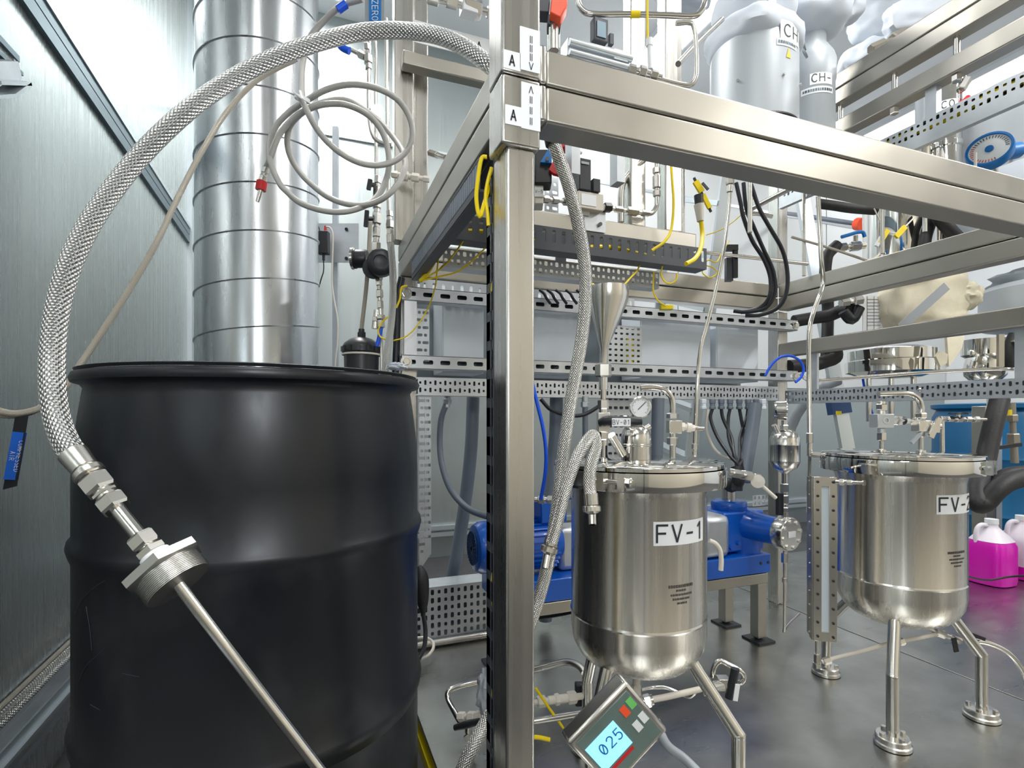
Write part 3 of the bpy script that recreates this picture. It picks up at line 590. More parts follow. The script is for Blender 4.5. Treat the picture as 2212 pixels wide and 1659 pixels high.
# FV-2 lid fittings
t = thing('relief_valve', 'square bodied steel relief valve on the left of the FV-2 lid', 'valve', P(1904, 975, 1.28))
d_ = 1.28; px, py = P(1904, 975, d_).xy; Z = lambda v: P(1904, v, d_).z; ct = lambda v: V(px, py, Z(v))
MB().lathe([(0, 0), (.0105, 0), (.010, .005), (.005, .007)], V(px, py, LZ), n=18).cyl(V(px, py, LZ), ct(948), .0048).build('stem', 'polish', t)
MB().hex(ct(952), ct(934), .0105, CR).build('hex_nut', 'fitting', t)
MB().cyl(ct(936), ct(925), .0085).obox(ct(909), CR, V(SN, CS, 0), CU, .020, .016, .0165).build('body', 'galv', t, bevel=.0015)
MB().lathe([(.005, 0), (.008, 0), (.008, .001), (.005, .001)], ct(908)-V(SN, CS, 0)*.0162, -V(SN, CS, 0), n=20).build('cast_emblem', 'trimL', t)
MB().cyl(ct(894), ct(884), .010, .008).hex(ct(886), ct(872), .0125, CR).lathe([(.010, 0), (.009, .006), (0, .009)], ct(873), n=16).build('bonnet', 'fitting', t)
chain(MB(), P(1923, 908, d_), P(1952, 909, 1.30), [(.3, .009, 'h'), (.3, .012, 'h'), (.2, .007, 'c')]).build('side_fitting', 'fitting', t)
MB().cyl(P(1936, 908, 1.29), P(1952, 909, 1.295), .010).build('black_ring', 'black', t)
chain(MB(), P(1952, 909, 1.295), P(1985, 911, 1.31), [(.4, .007, 'h'), (.3, .005, 'c'), (.4, .0085, 'h')]).build('side_chain', 'fitting', t)
t = thing('outlet_valve', 'valve block with a bent pipe and lever on the FV-2 lid', 'valve', P(1990, 975, 1.26))
d_ = 1.26; px, py = P(1989, 975, d_).xy; ct = lambda v: V(px, py, P(1989, v, d_).z)
MB().lathe([(0, 0), (.0105, 0), (.010, .005), (.005, .007)], V(px, py, LZ), n=18).cyl(V(px, py, LZ), ct(925), .0055).build('stem', 'polish', t)
MB().hex(ct(945), ct(932), .010, CR).obox(ct(920), CR, V(SN, CS, 0), CU, .014, .013, .013).build('valve_body', 'fitting', t, bevel=.001)
MB().hex(ct(903), ct(892), .0125, CR).cyl(ct(906), ct(890), .009).build('hex_nut', 'fitting', t)
MB().tube([ct(893), P(1990, 880, d_), P(1986, 866, d_), P(1975, 855, d_), P(1958, 850, d_), P(1930, 850, d_), P(1898, 851, d_)], .0068, 16, 6).build('bent_tube', 'polish', t)
MB().cyl(P(2002, 921, d_), P(2030, 921, d_), .009).obox(P(2015, 922, d_), CR, V(SN, CS, 0), CU, .010, .010, .014).build('side_block', 'fitting', t, bevel=.001)
MB().bar(P(2010, 945, 1.24), P(2030, 903, 1.24), .012, .006, up=V(SN, CS, 0)).build('lever', 'polish', t)
MB().bar(P(1968, 957, 1.24), P(1988, 937, 1.25), .008, .006, up=V(SN, CS, 0)).build('dark_lever', 'strap', t)
t = thing('needle_valve', 'thin run of fittings with a black handwheel beside the FV-2 lid', 'valve', P(2070, 910, 1.45))
chain(MB(), P(2030, 905, 1.45), P(2130, 906, 1.47), [(1, .009, 'h'), (.5, .005, 'c'), (1, .009, 'h'), (.6, .006, 'c'), (1.2, .010, 'h'), (.8, .005, 'c'), (1, .0085, 'h'), (.6, .005, 'c'), (1, .009, 'h'), (1.5, .004, 'c')]).build('fitting_run', 'fitting', t)
MB().cyl(P(2070, 905, 1.455), P(2070, 893, 1.455), .005).cyl(P(2035, 908, 1.45), P(2036, 985, 1.45), .0055).build('stem', 'fitting', t)
MB().lathe([(0, 0), (.022, 0), (.024, .002), (.022, .005), (0, .004)], P(2070, 895, 1.455), n=24).build('handwheel', 'black', t)
# level gauge
t = thing('level_gauge', 'flat steel level gauge with a slotted sight glass standing left of FV-2', 'gauge', P(1775, 1440, 1.27))
gd = 1.26; a = P(1774, 1030, gd); b_ = P(1774, 1385, gd); gr = (CR*.93+V(SN, CS, 0)*.0).normalized(); gn = gr.cross(CU)
c = (a+b_)/2; h2 = (a.z-b_.z)/2; cf = V(P(1782, 1200, gd).x, P(1782, 1200, gd).y, c.z)
fr = V(math.cos(-.62), math.sin(-.62), 0); fn = V(fr.y, -fr.x, 0)   # front face turned towards the room
w1 = .0245
for sg in (-1, 1): MB().obox(cf+fr*(sg*.0165), fr, fn, CU, .0085, .004, h2).build('face_rail', 'fitting', t, bevel=.0008)
for sg in (-1, 1): MB().obox(cf+CU*(sg*(h2-.011)), fr, fn, CU, .009, .004, .011).build('end_block', 'fitting', t)
MB().obox(cf-fn*.004, fr, fn, CU, .009, .002, h2-.02).build('sight_glass', 'sight', t)
for k in range(2): MB().obox(cf-fr*.0262+fn*(-.011-k*.021), fn, fr, CU, .0098, .002, h2-.004*k).build('side_rail', 'beam', t, bevel=.0006)
MB().obox(cf-fn*.022, fr, fn, CU, .024, .012, h2-.004).build('core', 'steel', t)
for i in range(12):
    for sg in (-1, 1):
        p = cf+CU*(h2-.012-i*(2*h2-.024)/11)+fr*(sg*.0165)+fn*.004; MB().hex(p, p+fn*.003, .0032).build('bolt', 'ink', t, smooth=False)
    p = cf+CU*(h2-.012-i*(2*h2-.024)/11)-fr*.028-fn*.021; MB().cyl(p, p-fr*.0015, .0022, n=6).build('bolt', 'fitting', t, smooth=False)
chain(MB(), P(1806, 1041, 1.25), P(1868, 1043, 1.20), [(.5, .005, 'c'), (.7, .0085, 'h'), (.3, .006, 'c'), (.7, .007, 'h'), (1.3, .0045, 'c'), (.2, .007, 'c')]).build('upper_connection', 'fitting', t)
MB().cyl(P(1765, 1385, 1.26), P(1765, 1415, 1.26), .0042).hex(P(1765, 1412, 1.26), P(1765, 1432, 1.26), .0075).cyl(P(1765, 1432, 1.26), P(1765, 1442, 1.26), .009).build('lower_connection', 'fitting', t)
# drain line of FV-2
t = thing('drain_line', 'thin steel drain line with small valve under the FV-2 tank', 'pipe', P(1930, 1400, 1.25))
MB().tube([P(1775, 1430, 1.25), P(1800, 1422, 1.25), P(1860, 1407, 1.26), P(1930, 1388, 1.28), P(1985, 1378, 1.29), P(2040, 1366, 1.30)], .0048, 12, 4).build('tube', 'white2', t)
MB().hex(P(1778, 1430, 1.25), P(1794, 1425, 1.25), .0085).build('hex_nut', 'fitting', t); MB().hex(P(1940, 1388, 1.27), P(1953, 1385, 1.27), .009).build('hex_nut', 'fitting', t)
chain(MB(), P(1955, 1340, 1.30), P(2075, 1385, 1.30), [(1, .004, 'c'), (.5, .006, 'h'), (1, .004, 'c'), (.8, .010, 'h'), (.5, .006, 'c'), (.8, .009, 'h')]).build('fitting_run', 'fitting', t)
MB().cyl(P(1953, 1335, 1.3), V(T2.x, T2.y, .31), .006).build('outlet_stub', 'polish', t)
MB().bar(P(2090, 1367, 1.30), P(2125, 1380, 1.30), .010, .008).build('handle', 'black', t)['label'] = 'black lever handle'
MB().bar(P(2060, 1378, 1.28), P(2066, 1408, 1.28), .011, .003, up=V(SN, CS, 0)).build('black_tag', 'black', t)
MB().tube([P(2100, 1384, 1.31), P(2130, 1388, 1.31), P(2165, 1402, 1.31), P(2190, 1422, 1.31), P(2208, 1448, 1.31), P(2218, 1480, 1.31), P(2222, 1560, 1.30)], .0065, 12, 5).build('curved_tube', 'polish', t)
# outlet below FV-1
t = thing('drain_line', 'steel drain line with tee and black valve handle under the FV-1 tank', 'pipe', P(1400, 1520, 1.05))
MB().cyl(V(T1.x, T1.y, .31), P(1374, 1480, 1.06), .0075).hex(P(1374, 1478, 1.06), P(1374, 1496, 1.06), .0095).cyl(P(1374, 1494, 1.06), P(1378, 1512, 1.06), .009).build('outlet_stub', 'white2', t)
MB().hex(P(1376, 1508, 1.05), P(1384, 1524, 1.05), .0105).hex(P(1390, 1516, 1.05), P(1406, 1512, 1.05), .0125).cyl(P(1376, 1518, 1.05), P(1410, 1511, 1.05), .010).build('tee', 'fitting', t)
MB().tube([P(1404, 1512, 1.05), P(1450, 1503, 1.07), P(1520, 1487, 1.10)], .0062, 12, 3).build('tube', 'white2', t)
MB().tube([P(1384, 1490, 1.12), P(1410, 1485, 1.14), P(1440, 1486, 1.14), P(1470, 1498, 1.13), P(1490, 1505, 1.12), P(1505, 1492, 1.11)], .004, 10, 5).build('curved_tube', 'polish', t)
MB().hex(P(1515, 1490, 1.10), P(1530, 1486, 1.10), .013).cyl(P(1525, 1488, 1.1), P(1560, 1478, 1.13), .011).build('hex_union', 'fitting', t)
MB().obox(P(1562, 1475, 1.13), CR, V(SN, CS, 0), CU, .012, .012, .012).build('valve_body', 'fitting', t, bevel=.001)
MB().tube([P(1575, 1508, 1.08), P(1578, 1490, 1.08), P(1585, 1462, 1.08), P(1588, 1444, 1.08)], .0085, 12, 4).build('handle', 'black', t)['label'] = 'black valve handle'
label_on(t, P(1591, 1496, 1.065), CR*.15+CU, -CR+CU*.15, .034, .0095, None, 0)
MB().tube([P(1538, 1462, 1.14), P(1543, 1440, 1.14), P(1555, 1428, 1.14), P(1575, 1436, 1.13), P(1598, 1448, 1.12), P(1607, 1462, 1.12), P(1600, 1474, 1.12), P(1585, 1472, 1.13)], .0058, 12, 5).build('looped_tube', 'polish', t)
# ================================================================ scale indicator
t = thing('scale_indicator', 'tilted steel weighing display with a lit blue screen, in front of FV-1', 'scale', P(1320, 1600, .74))
rv = (CR*.72+CU*.70); dn = (CR*.56-CU*.83)
o = P(1234, 1606, .73); tr = P(1353, 1481, .75); br = P(1408, 1588, .765)
R_ = (tr-o); D_ = (br-tr); wR, wD = R_.length, D_.length*1.12; R_ = R_.normalized(); D_ = (D_-R_*D_.dot(R_)).normalized(); NN = R_.cross(D_)
if NN.dot(ray(1300, 1600)) > 0: NN = -NN
fp = lambda x, y, z=0: o+R_*(x*wR)+D_*(y*wD)+NN*z
def face_box(x0, y0, x1, y1, z0, z1): return MB().obox((fp(x0, y0, z0)+fp(x1, y1, z1))/2, R_, D_, R_.cross(D_), (x1-x0)*wR/2, (y1-y0)*wD/2, abs(z1-z0)/2)
face_box(-.04, -.04, 1.04, 1.04, -.030, 0).build('housing', 'fitting', t, bevel=.005)
face_box(.04, .05, .96, .95, 0, .0012).build('front_panel', 'face', t, bevel=.0005)
sc_ = face_box(.07, .22, .58, .70, .001, .0022).build('screen', 'screen', t)
text('025', .024, plane_map(fp(.38, .42, .0028), R_, -D_), 'digit', sc_, sx=.9)
for nm_, x, y, m_ in (('red_button', .80, .26, 'red'), ('green_button', .93, .24, 'green'), ('grey_button', .80, .58, 'white'), ('grey_button', .93, .55, 'white')):
    face_box(x-.048-.03, y-.085, x+.048-.03, y+.085, .001, .002).build(nm_, m_ if m_ != 'red' else 'orange', t)
face_box(.10, .74, .55, .79, .001, .0018).build('red_line', 'red', t)
MB().cyl(V(*fp(.15, .8, -.02).xy, DZ), fp(.2, .75, -.02), .009).build('stand', 'steel', t)
MB().tube([fp(1.0, .9, -.016), P(1440, 1608, .77), P(1480, 1640, .77), P(1530, 1690, .75)], .0065, 10, 5).build('cord', 'strap', t)
# ================================================================ BACK OF THE SKID
ys = 1.50
def strut(v0, label, nbolts=True):
    z = PY(1200, v0, ys).z; x0, x1 = PY(868, v0, ys).x, 1.735; t = thing('slotted_channel', label, 'channel', V((x0+x1)/2, ys, z))
    n = int((x1-x0)/.0485); pu = (x1-x0)/n; b = MB(); b.perf((x0, ys, z-.019), (1, 0, 0), (0, 0, 1), n, 1, pu, .038, lambda i, j: (.0145, .0062), th=.0025)
    b.build('slotted_face', 'galv', t)
    MB().box(x0, ys, z+.0175, x1, ys+.038, z+.0195).box(x0, ys, z-.0195, x1, ys+.038, z-.0175).build('side_web', 'galv', t)
    MB().box(x0, ys+.030, z-.0175, x1, ys+.034, z-.008).box(x0, ys+.030, z+.008, x1, ys+.034, z+.0175).box(x0, ys+.036, z-.0175, x1, ys+.038, z+.0175).build('inner_lip', 'trim', t)
    for x in (x0+.012, x1-.012):
        MB().hex((x, ys-.009, z), (x, ys, z), .011).lathe([(0, 0), (.016, 0), (.016, .002), (0, .002)], (x, ys-.0005, z), V(0, -1, 0), n=16).build('bolt', 'fitting', t)
    return z
zu = strut(660, 'upper galvanised slotted channel across the rear of the skid'); zl = strut(793, 'lower galvanised slotted channel across the rear of the skid')
b = MB().box(.25, ys+.001, zl+.02, .285, ys+.010, zu-.02)
tag(b.build('cover_strip', 'white'), 'white upright strip between the two slotted channels at their left end', 'strip')
def tray_slot(a, c): return lambda i, j: (.0032, a if (i+j) % 2 == 0 else c)
zt_ = PY(1200, 840, ys).z
t = thing('perforated_tray', 'galvanised perforated tray below the rear slotted channels', 'tray', (1, ys, zt_))
x0, x1 = PY(903, 830, ys).x, 1.64; n = int((x1-x0)/.0145)
MB().perf((x0, ys+.004, zt_-.021), (1, 0, 0), (0, 0, 1), n, 2, (x1-x0)/n, .021, tray_slot(.0068, .0034)).build('perforated_face', 'galv', t)
MB().box(x0, ys+.004, zt_-.026, x1, ys+.05, zt_-.021).box(x0, ys+.004, zt_+.021, x1, ys+.05, zt_+.0255).build('folded_flange', 'galv', t)
MB().box(x0, ys+.048, zt_-.021, x1, ys+.05, zt_+.021).build('back_wall', 'trim', t)
def vert_strip(u0, u1, v0, v1, y, label, taper=False):
    a, b_ = PY(u0, v1, y), PY(u1, v0, y); w_, h_ = b_.x-a.x, b_.z-a.z; nv = int(h_/.0205)
    t = thing('perforated_strip', label, 'strip', a)
    MB().perf((a.x, y, a.z), (1, 0, 0), (0, 0, 1), 2, nv, w_/2, h_/nv, lambda i, j: ((.0090 if (i+j) % 2 else .0045), .0042) if not (taper and j < 2 and i == 1) else None).build('perforated_face', 'galv', t)
    MB().box(b_.x, y, a.z, b_.x+.002, y+.03, b_.z).build('folded_edge', 'galv', t)
    if taper: MB().prism([(a.x, y, a.z), (b_.x, y, a.z), (a.x, y, a.z-.045)], (0, .002, 0)).build('tapered_end', 'galv', t)
vert_strip(899, 926, 668, 780, ys+.012, 'short perforated strip between the slotted channels')
vert_strip(905, 930, 858, 1200, ys+.012, 'long perforated strip hanging behind the drum with a tapered lower end', True)
# enclosures between the channels
for (u0, u1, lab) in ((960, 1052, 'pale grey enclosure left of the foreground post'), (1152, 1262, 'pale grey enclosure right of the foreground post'), (1394, 1548, 'pale blue-grey enclosure right of the funnel'), (1560, 1652, 'pale enclosure at the right end of the rear channels')):
    y = 1.56 if u0 < 1100 else 1.56; a, b_ = PY(u0, 792, y), PY(u1, 660, y)
    y0 = 1.592; t = thing('enclosure', lab, 'box', (a.x, y0, zl))
    MB().box(a.x, y0, zl-.02, b_.x, y0+.12, zu+.02).build('body', 'panel', t, bevel=.002)
    MB().box(a.x+.004, y0-.003, zl-.016, b_.x-.004, y0, zu+.016).build('door', 'panel', t, bevel=.001)
tag(MB().box(.30, 1.72, zl-.03, 1.67, 1.73, zu+.03).build('backing_plate', 'panelD'), 'shade-grey backing plate behind the pale enclosures at the rear', 'plate')  # gaps between the enclosures get their shade from this darker grey
a, b_ = PY(1312, 796, 1.535), PY(1385, 706, 1.535)
t = thing('perforated_box', 'perforated metal box with yellow cable inside, behind the funnel', 'box', a)
MB().perf((a.x, 1.535, a.z), (1, 0, 0), (0, 0, 1), 6, 8, (b_.x-a.x)/6, (b_.z-a.z)/8, lambda i, j: (.0056, .0036)).build('perforated_face', 'galv', t)
MB().box(a.x, 1.536, a.z-.004, b_.x, 1.585, a.z).box(b_.x, 1.536, a.z, b_.x+.004, 1.585, b_.z).build('side', 'galv', t)
MB().tube([V(b_.x-.03+.014*math.sin(k*2.1), 1.552+.006*math.cos(k*1.7), a.z+.012+k*.008) for k in range(12)], .009, 8, 3).build('cable_inside', 'yellow', t)
MB().box(a.x, 1.583, a.z, b_.x, 1.585, b_.z).build('back', 'trim', t)
# low perforated tray at the rear left
a = P(905, 1352, 1.72); b_ = P(1062, 1330, 1.55); zt0 = P(1045, 1243, 1.62).z
o_ = V(.26, 1.66, .098); U_ = (V(.56, 1.62, 0)-V(.26, 1.66, 0)).normalized()
t = thing('perforated_tray', 'deep perforated cable tray standing on the deck at the rear left behind the drum', 'tray', o_)
MB().perf(V(.225, 1.66, .105), (1, 0, 0), (0, 0, 1), 19, 6, .0215, .0262, lambda i, j: ((.0052, .0085) if (i+j) % 3 else (.0048, .0058))).build('perforated_face', 'galv', t)
MB().box(.225, 1.66, .262, .634, 1.75, .266).box(.225, 1.66, .099, .634, 1.75, .105).build('folded_flange', 'galv', t)
MB().box(.225, 1.748, .105, .634, 1.75, .262).build('back_wall', 'trim', t)
MB().cyl((.20, 1.64, .098), (.56, 1.64, .098), .011, n=12).build('round_rail', 'steel', t)
# grey conduits and cables behind
def rod(nm, label, cat, pts, r, m, n=12, k=5, group=None, uv=False):
    return tag(MB().tube([P(*a) for a in pts], r, n, k, uv=uv).build(nm, m), label, cat, group)
rod('grey_conduit', 'thick grey conduit sloping down left of the foreground post', 'conduit', [(1022, 858, 1.85), (1018, 960, 1.85), (1008, 1060, 1.86), (990, 1180, 1.87), (975, 1262, 1.88), (968, 1330, 1.9)], .0225, 'grey', 16)
rod('flexible_conduit', 'thin grey flexible conduit curving down to the motor', 'conduit', [(966, 868, 1.65), (953, 905, 1.65), (950, 960, 1.65), (956, 1010, 1.63), (975, 1060, 1.60), (1010, 1098, 1.55), (1050, 1115, 1.52), (1075, 1120, 1.5)], .0095, 'grey', 12)
tag(chain(MB(), P(968, 850, 1.65), P(965, 880, 1.65), [(1, .010, 'c'), (1, .014, 'h'), (.6, .010, 'c')]).build('cable_gland', 'galv'), 'galvanised gland on top of the flexible conduit', 'gland')
rod('grey_conduit', 'thick grey conduit behind the braided hose right of the post', 'conduit', [(1202, 858, 1.8), (1200, 940, 1.8), (1192, 1020, 1.8), (1183, 1100, 1.8), (1180, 1200, 1.8), (1178, 1340, 1.8)], .0225, 'grey', 16)
rod('grey_conduit', 'grey conduit standing behind the pot gauge', 'conduit', [(1422, 860, 1.8), (1420, 930, 1.8), (1418, 1010, 1.8), (1417, 1100, 1.8)], .021, 'grey', 16)
rod('grey_conduit', 'slim dark grey conduit between the hose and the funnel', 'conduit', [(1264, 878, 1.7), (1264, 960, 1.7), (1262, 1060, 1.7)], .009, 'grey')
tag(chain(MB(), P(1264, 856, 1.7), P(1264, 880, 1.7), [(1, .011, 'c'), (1, .014, 'h')]).build('cable_gland', 'galv'), 'small gland under the perforated tray left of the funnel', 'gland')
rod('corrugated_hose', 'dark corrugated hose running down behind the cable glands', 'hose', [(1632, 872, 1.75), (1624, 930, 1.74), (1614, 990, 1.72), (1606, 1040, 1.70)], .021, 'grey', 14)
rod('black_cable', 'sagging black cable loop behind the braided hose', 'cable', [(1168, 862, 1.62), (1190, 885, 1.62), (1225, 897, 1.62), (1260, 896, 1.62), (1290, 880, 1.62), (1302, 868, 1.62)], .006, 'cable', 8)
rod('blue_tube', 'bright blue air tube right of the foreground post', 'tube', [(1150, 828, 1.2), (1160, 870, 1.2), (1172, 920, 1.2), (1179, 970, 1.2), (1178, 1020, 1.2), (1168, 1080, 1.2)], .0042, 'bluehose')
rod('blue_tube', 'dark blue air tube looping over the rear right post', 'tube', [(1653, 812, 1.75), (1665, 790, 1.75), (1685, 772, 1.75), (1708, 769, 1.75), (1728, 780, 1.76), (1736, 798, 1.76), (1730, 815, 1.76), (1718, 826, 1.76)], .0042, 'bluehose')
rod('blue_tube', 'short blue air tube slanting behind the right perforated tray', 'tube', [(1862, 800, 2.3), (1866, 830, 2.3), (1875, 865, 2.3), (1885, 895, 2.3)], .005, 'bluehose')
rod('blue_tube', 'short blue air tube beside the drum cap filter', 'tube', [(824, 702, 1.42), (820, 725, 1.42), (814, 748, 1.42)], .0055, 'bluehose')
# glands under tray with drooping cables
for i, u in enumerate((1519, 1539, 1558, 1577, 1597, 1616, 1633, 1648)):
    p = P(u, 868, 1.80); tag(chain(MB(), P(u, 862, 1.80), P(u, 884, 1.80), [(1, .0105, 'h'), (.6, .009, 'c'), (.6, .011, 'h')]).build('cable_gland', 'panel' if i in (0, 7) else 'grey'), '%s cable gland in the row below the rear tray' % ('first', 'second', 'third', 'fourth', 'fifth', 'sixth', 'seventh', 'last')[i], 'gland', 'cable glands below the rear tray')
EN = [(1596, 1010), (1600, 1020), (1592, 1015), (1604, 1012), (1588, 1018), (1598, 1008)]
for i, u in enumerate((1539, 1558, 1577, 1597, 1616, 1633)):
    e = EN[i]; s = 1 if i % 2 else -1
    rod('black_cable', '%s black cable drooping from the gland row to the pump' % ('first', 'second', 'third', 'fourth', 'fifth', 'sixth')[i], 'cable', [(u, 882, 1.80), (u+4*s, 905, 1.79), ((u*2+e[0])/3+8*s, 945, 1.76), ((u+e[0]*2)/3, 985, 1.72), (e[0], e[1], 1.70), (e[0]-4, 1060, 1.68)], .0055, 'cable', 8, group='black cables below the gland row')
rod('white_cable', 'pale cable curving left of the black cable bunch', 'cable', [(1529, 884, 1.8), (1527, 930, 1.8), (1540, 965, 1.79), (1560, 985, 1.78), (1580, 992, 1.77)], .005, 'white2', 8)
# black cable bundle upper
for i, pp in enumerate(([(1590, 395, 1.5), (1600, 440, 1.5), (1606, 470, 1.5), (1625, 520, 1.5), (1650, 560, 1.5), (1664, 600, 1.5), (1662, 640, 1.5), (1640, 665, 1.52), (1600, 675, 1.54)], [(1606, 395, 1.5), (1612, 450, 1.5), (1628, 490, 1.5), (1650, 540, 1.5), (1670, 585, 1.5), (1674, 630, 1.5), (1655, 664, 1.51), (1615, 674, 1.53), (1585, 672, 1.55)], [(1622, 398, 1.48), (1640, 450, 1.48), (1662, 490, 1.48), (1690, 540, 1.49), (1701, 590, 1.49), (1698, 635, 1.49), (1680, 665, 1.5), (1645, 680, 1.52), (1610, 682, 1.54)])):
    rod('black_cable', '%s of three black cables bending down at the rear right post' % ('inner', 'middle', 'outer')[i], 'cable', pp, .0055, 'cable', 8)
# ================================================================ PUMP
t = thing('pump_unit', 'blue motor pump on a blue base and steel legs behind FV-1', 'pump', (.95, 1.39, DZ))
MB().box(.47, 1.30, .305, 1.387, 1.48, .366).build('base_channel', 'blue', t, bevel=.004)
for x in (1.345, 1.375): MB().cyl((x, 1.2985, .338), (x, 1.301, .338), .005).build('hole_plug', 'ink', t)
fr_ = MB().box(.49, 1.30, .272, 1.375, 1.335, .304).build('support_frame', 'beam', t, bevel=.002)
MB().box(.49, 1.445, .272, 1.375, 1.48, .304).build('support_frame', 'beam', t, bevel=.002)
for x in (.49, 1.336):
    for y in (1.302, 1.445):
        L = MB().box(x, y, DZ+.012, x+.036, y+.034, .272).build('leg', 'beam', t, bevel=.002)
        MB().box(x-.015, y-.02, DZ, x+.051, y+.054, DZ+.006).cyl((x+.018, y+.017, DZ+.004), (x+.018, y+.017, DZ+.014), .012).build('foot', 'black', L)
zc = .447
m_ = MB().lathe([(0, 0), (.045, 0), (.062, .006), (.070, .02), (.072, .06), (.066, .064), (.066, .21), (.05, .255), (0, .255)], (.415, 1.39, zc), V(1, 0, 0), n=40).build('motor', 'blue', t)
fn_ = MB()
for k in range(26):
    w_ = 2*math.pi*k/26; q = V(0, math.cos(w_), math.sin(w_)); fn_.obox(V(.565, 1.39, zc)+q*.069, V(1, 0, 0), q, V(1, 0, 0).cross(q), .085, .005, .0012)
fn_.build('cooling_fins', 'blue', t)['kind'] = 'stuff'
gb = MB()
for k in range(12):
    w_ = math.pi*k/12; q = V(0, math.cos(w_), math.sin(w_)); gb.obox(V(.4135, 1.39, zc), q, V(1, 0, 0), q.cross(V(1, 0, 0)), .045, .0012, .0012)
for r in (.015, .03, .044): gb.lathe([(r, 0), (r+.002, -.002), (r+.002, 0)], (.415, 1.39, zc), V(1, 0, 0), n=30)
gb.build('fan_grille', 'navy', t)
MB().box(.60, 1.345, zc+.06, .68, 1.425, zc+.12).build('terminal_box', 'blue', t, bevel=.004)
MB().box(.66, 1.35, .367, .76, 1.43, .49).build('coupling_guard', 'galv', t, bevel=.015)
MB().box(1.12, 1.30, .368, 1.225, 1.40, .50).build('gearbox_guard', 'galv', t, bevel=.02)
MB().box(1.225, 1.33, .372, 1.39, 1.46, .50).lathe([(.055, 0), (.058, .02), (.05, .03), (0, .032)], (1.30, 1.39, .50), n=28).build('gearbox', 'blue', t, bevel=.012)
MB().lathe([(0, 0), (.05, 0), (.052, .012), (.052, .03), (.046, .045), (.043, .10), (.043, .145)], (1.335, 1.36, zc+.005), V(.12, -1, 0), n=32).build('pump_barrel', 'blue', t)
for k in range(5): MB().cyl((1.25+.03*k, 1.331, .39+.012*(k % 2)), (1.25+.03*k, 1.322, .39+.012*(k % 2)), .007, n=6).build('bolt', 'blue', t)
fc = V(1.357, 1.205, zc+.003); fx_ = V(.12, -1, 0).normalized()
MB().lathe([(0, -.03), (.048, -.03), (.050, -.028), (.050, .006), (.048, .009), (0, .009)], fc, fx_, n=32).build('pump_head', 'polish', t)
for k in range(8):
    w_ = 2*math.pi*k/8+.2; x_ = perp(fx_)[0]; y_ = fx_.cross(x_); p = fc+(x_*math.cos(w_)+y_*math.sin(w_))*.040+fx_*.008; MB().hex(p, p+fx_*.006, .0062).build('head_bolt', 'fitting', t)
lr = V(1, .12, 0).normalized(); label_on(t, fc+fx_*.0105, lr, CU, .034, .018, None, 0)
MB().lathe([(.022, 0), (.022, .04), (.014, .045), (.014, .07)], (1.30, 1.39, .53), n=20).build('top_port', 'fitting', t)
MB().tube([P(1593, 1010, 1.70), P(1594, 1040, 1.69), V(1.30, 1.39, .57)], .02, 12, 4).build('black_sleeve', 'rubber', t)
MB().cyl((1.335, 1.36, .366), (1.335, 1.36, .42), .05, n=20).build('pedestal', 'blue', t)
# column over the pump: tube, pot and gauge
cx, cy = fc.x-.004, fc.y+.012; cz = lambda v: P(1705, v, 1.61).z
t = thing('accumulator_pot', 'small capsule shaped steel pot with gauge on a column above the pump head', 'pot', (cx, cy, cz(1115)))
MB().cyl((cx, cy, zc+.05), (cx, cy, cz(1010)), .0085, n=16).build('column', 'polish', t)
for a, b__ in ((1065, 1045), (1090, 1070), (1108, 1096)): MB().hex((cx, cy, cz(a)), (cx, cy, cz(b__)), .0125).build('hex_nut', 'fitting', t)
MB().lathe([(.008, -.008), (.018, 0), (.035, .010), (.043, .028), (.0435, .03), (.043, .032), (.043, .078), (.0435, .080), (.043, .082), (.043, .098), (.035, .116), (.020, .126), (.008, .128)], (cx, cy, cz(1018)), n=36).build('body', 'polish', t)
MB().cyl((cx, cy, cz(935)), (cx, cy, cz(908)), .009).hex((cx, cy, cz(930)), (cx, cy, cz(918)), .013).build('neck', 'fitting', t)
gauge(t, V(cx, cy, cz(886)), V(.75, -.6, 0), .030, dep=.03)
MB().cyl((cx-.028, cy, cz(935)), (cx-.042, cy, cz(918)), .008).build('side_stub', 'fitting', t)
t = thing('pump_drain', 'thin steel tube bending away below the pump head', 'tube', (cx, cy, .1))
MB().tube([V(cx, cy, zc-.05), V(cx, cy, .30), V(cx+.005, cy+.005, .17), V(cx+.02, cy+.02, .14), V(cx+.08, cy+.06, .137), V(cx+.2, cy+.12, .137)], .0045, 10, 5).build('tube', 'polish', t)
MB().hex((cx, cy, .36), (cx, cy, .39), .01).hex((cx, cy, .30), (cx, cy, .315), .008).build('hex_nut', 'fitting', t)
t = thing('ball_valve', 'small valve with a long steel lever ending in a disc, right of the FV-1 lid', 'valve', P(1620, 1030, 1.3))
chain(MB(), P(1572, 1020, 1.2), P(1640, 1032, 1.28), [(.5, .007, 'c'), (1, .011, 'h'), (.4, .007, 'c'), (1, .012, 'h'), (.5, .008, 'c'), (.8, .009, 'h')]).build('body', 'fitting', t)
MB().lathe([(0, 0), (.0155, 0), (.0155, .005), (0, .006)], P(1637, 1040, 1.25), -ray(1637, 1040), n=24).build('disc', 'white2', t)
MB().tube([P(1640, 1044, 1.25), P(1660, 1062, 1.25), P(1676, 1076, 1.25)], .0045, 10, 3).build('lever', 'white2', t)
MB().cyl(P(1684, 1065, 1.4), P(1684, 1112, 1.4), .010).build('black_coupler', 'black', t)
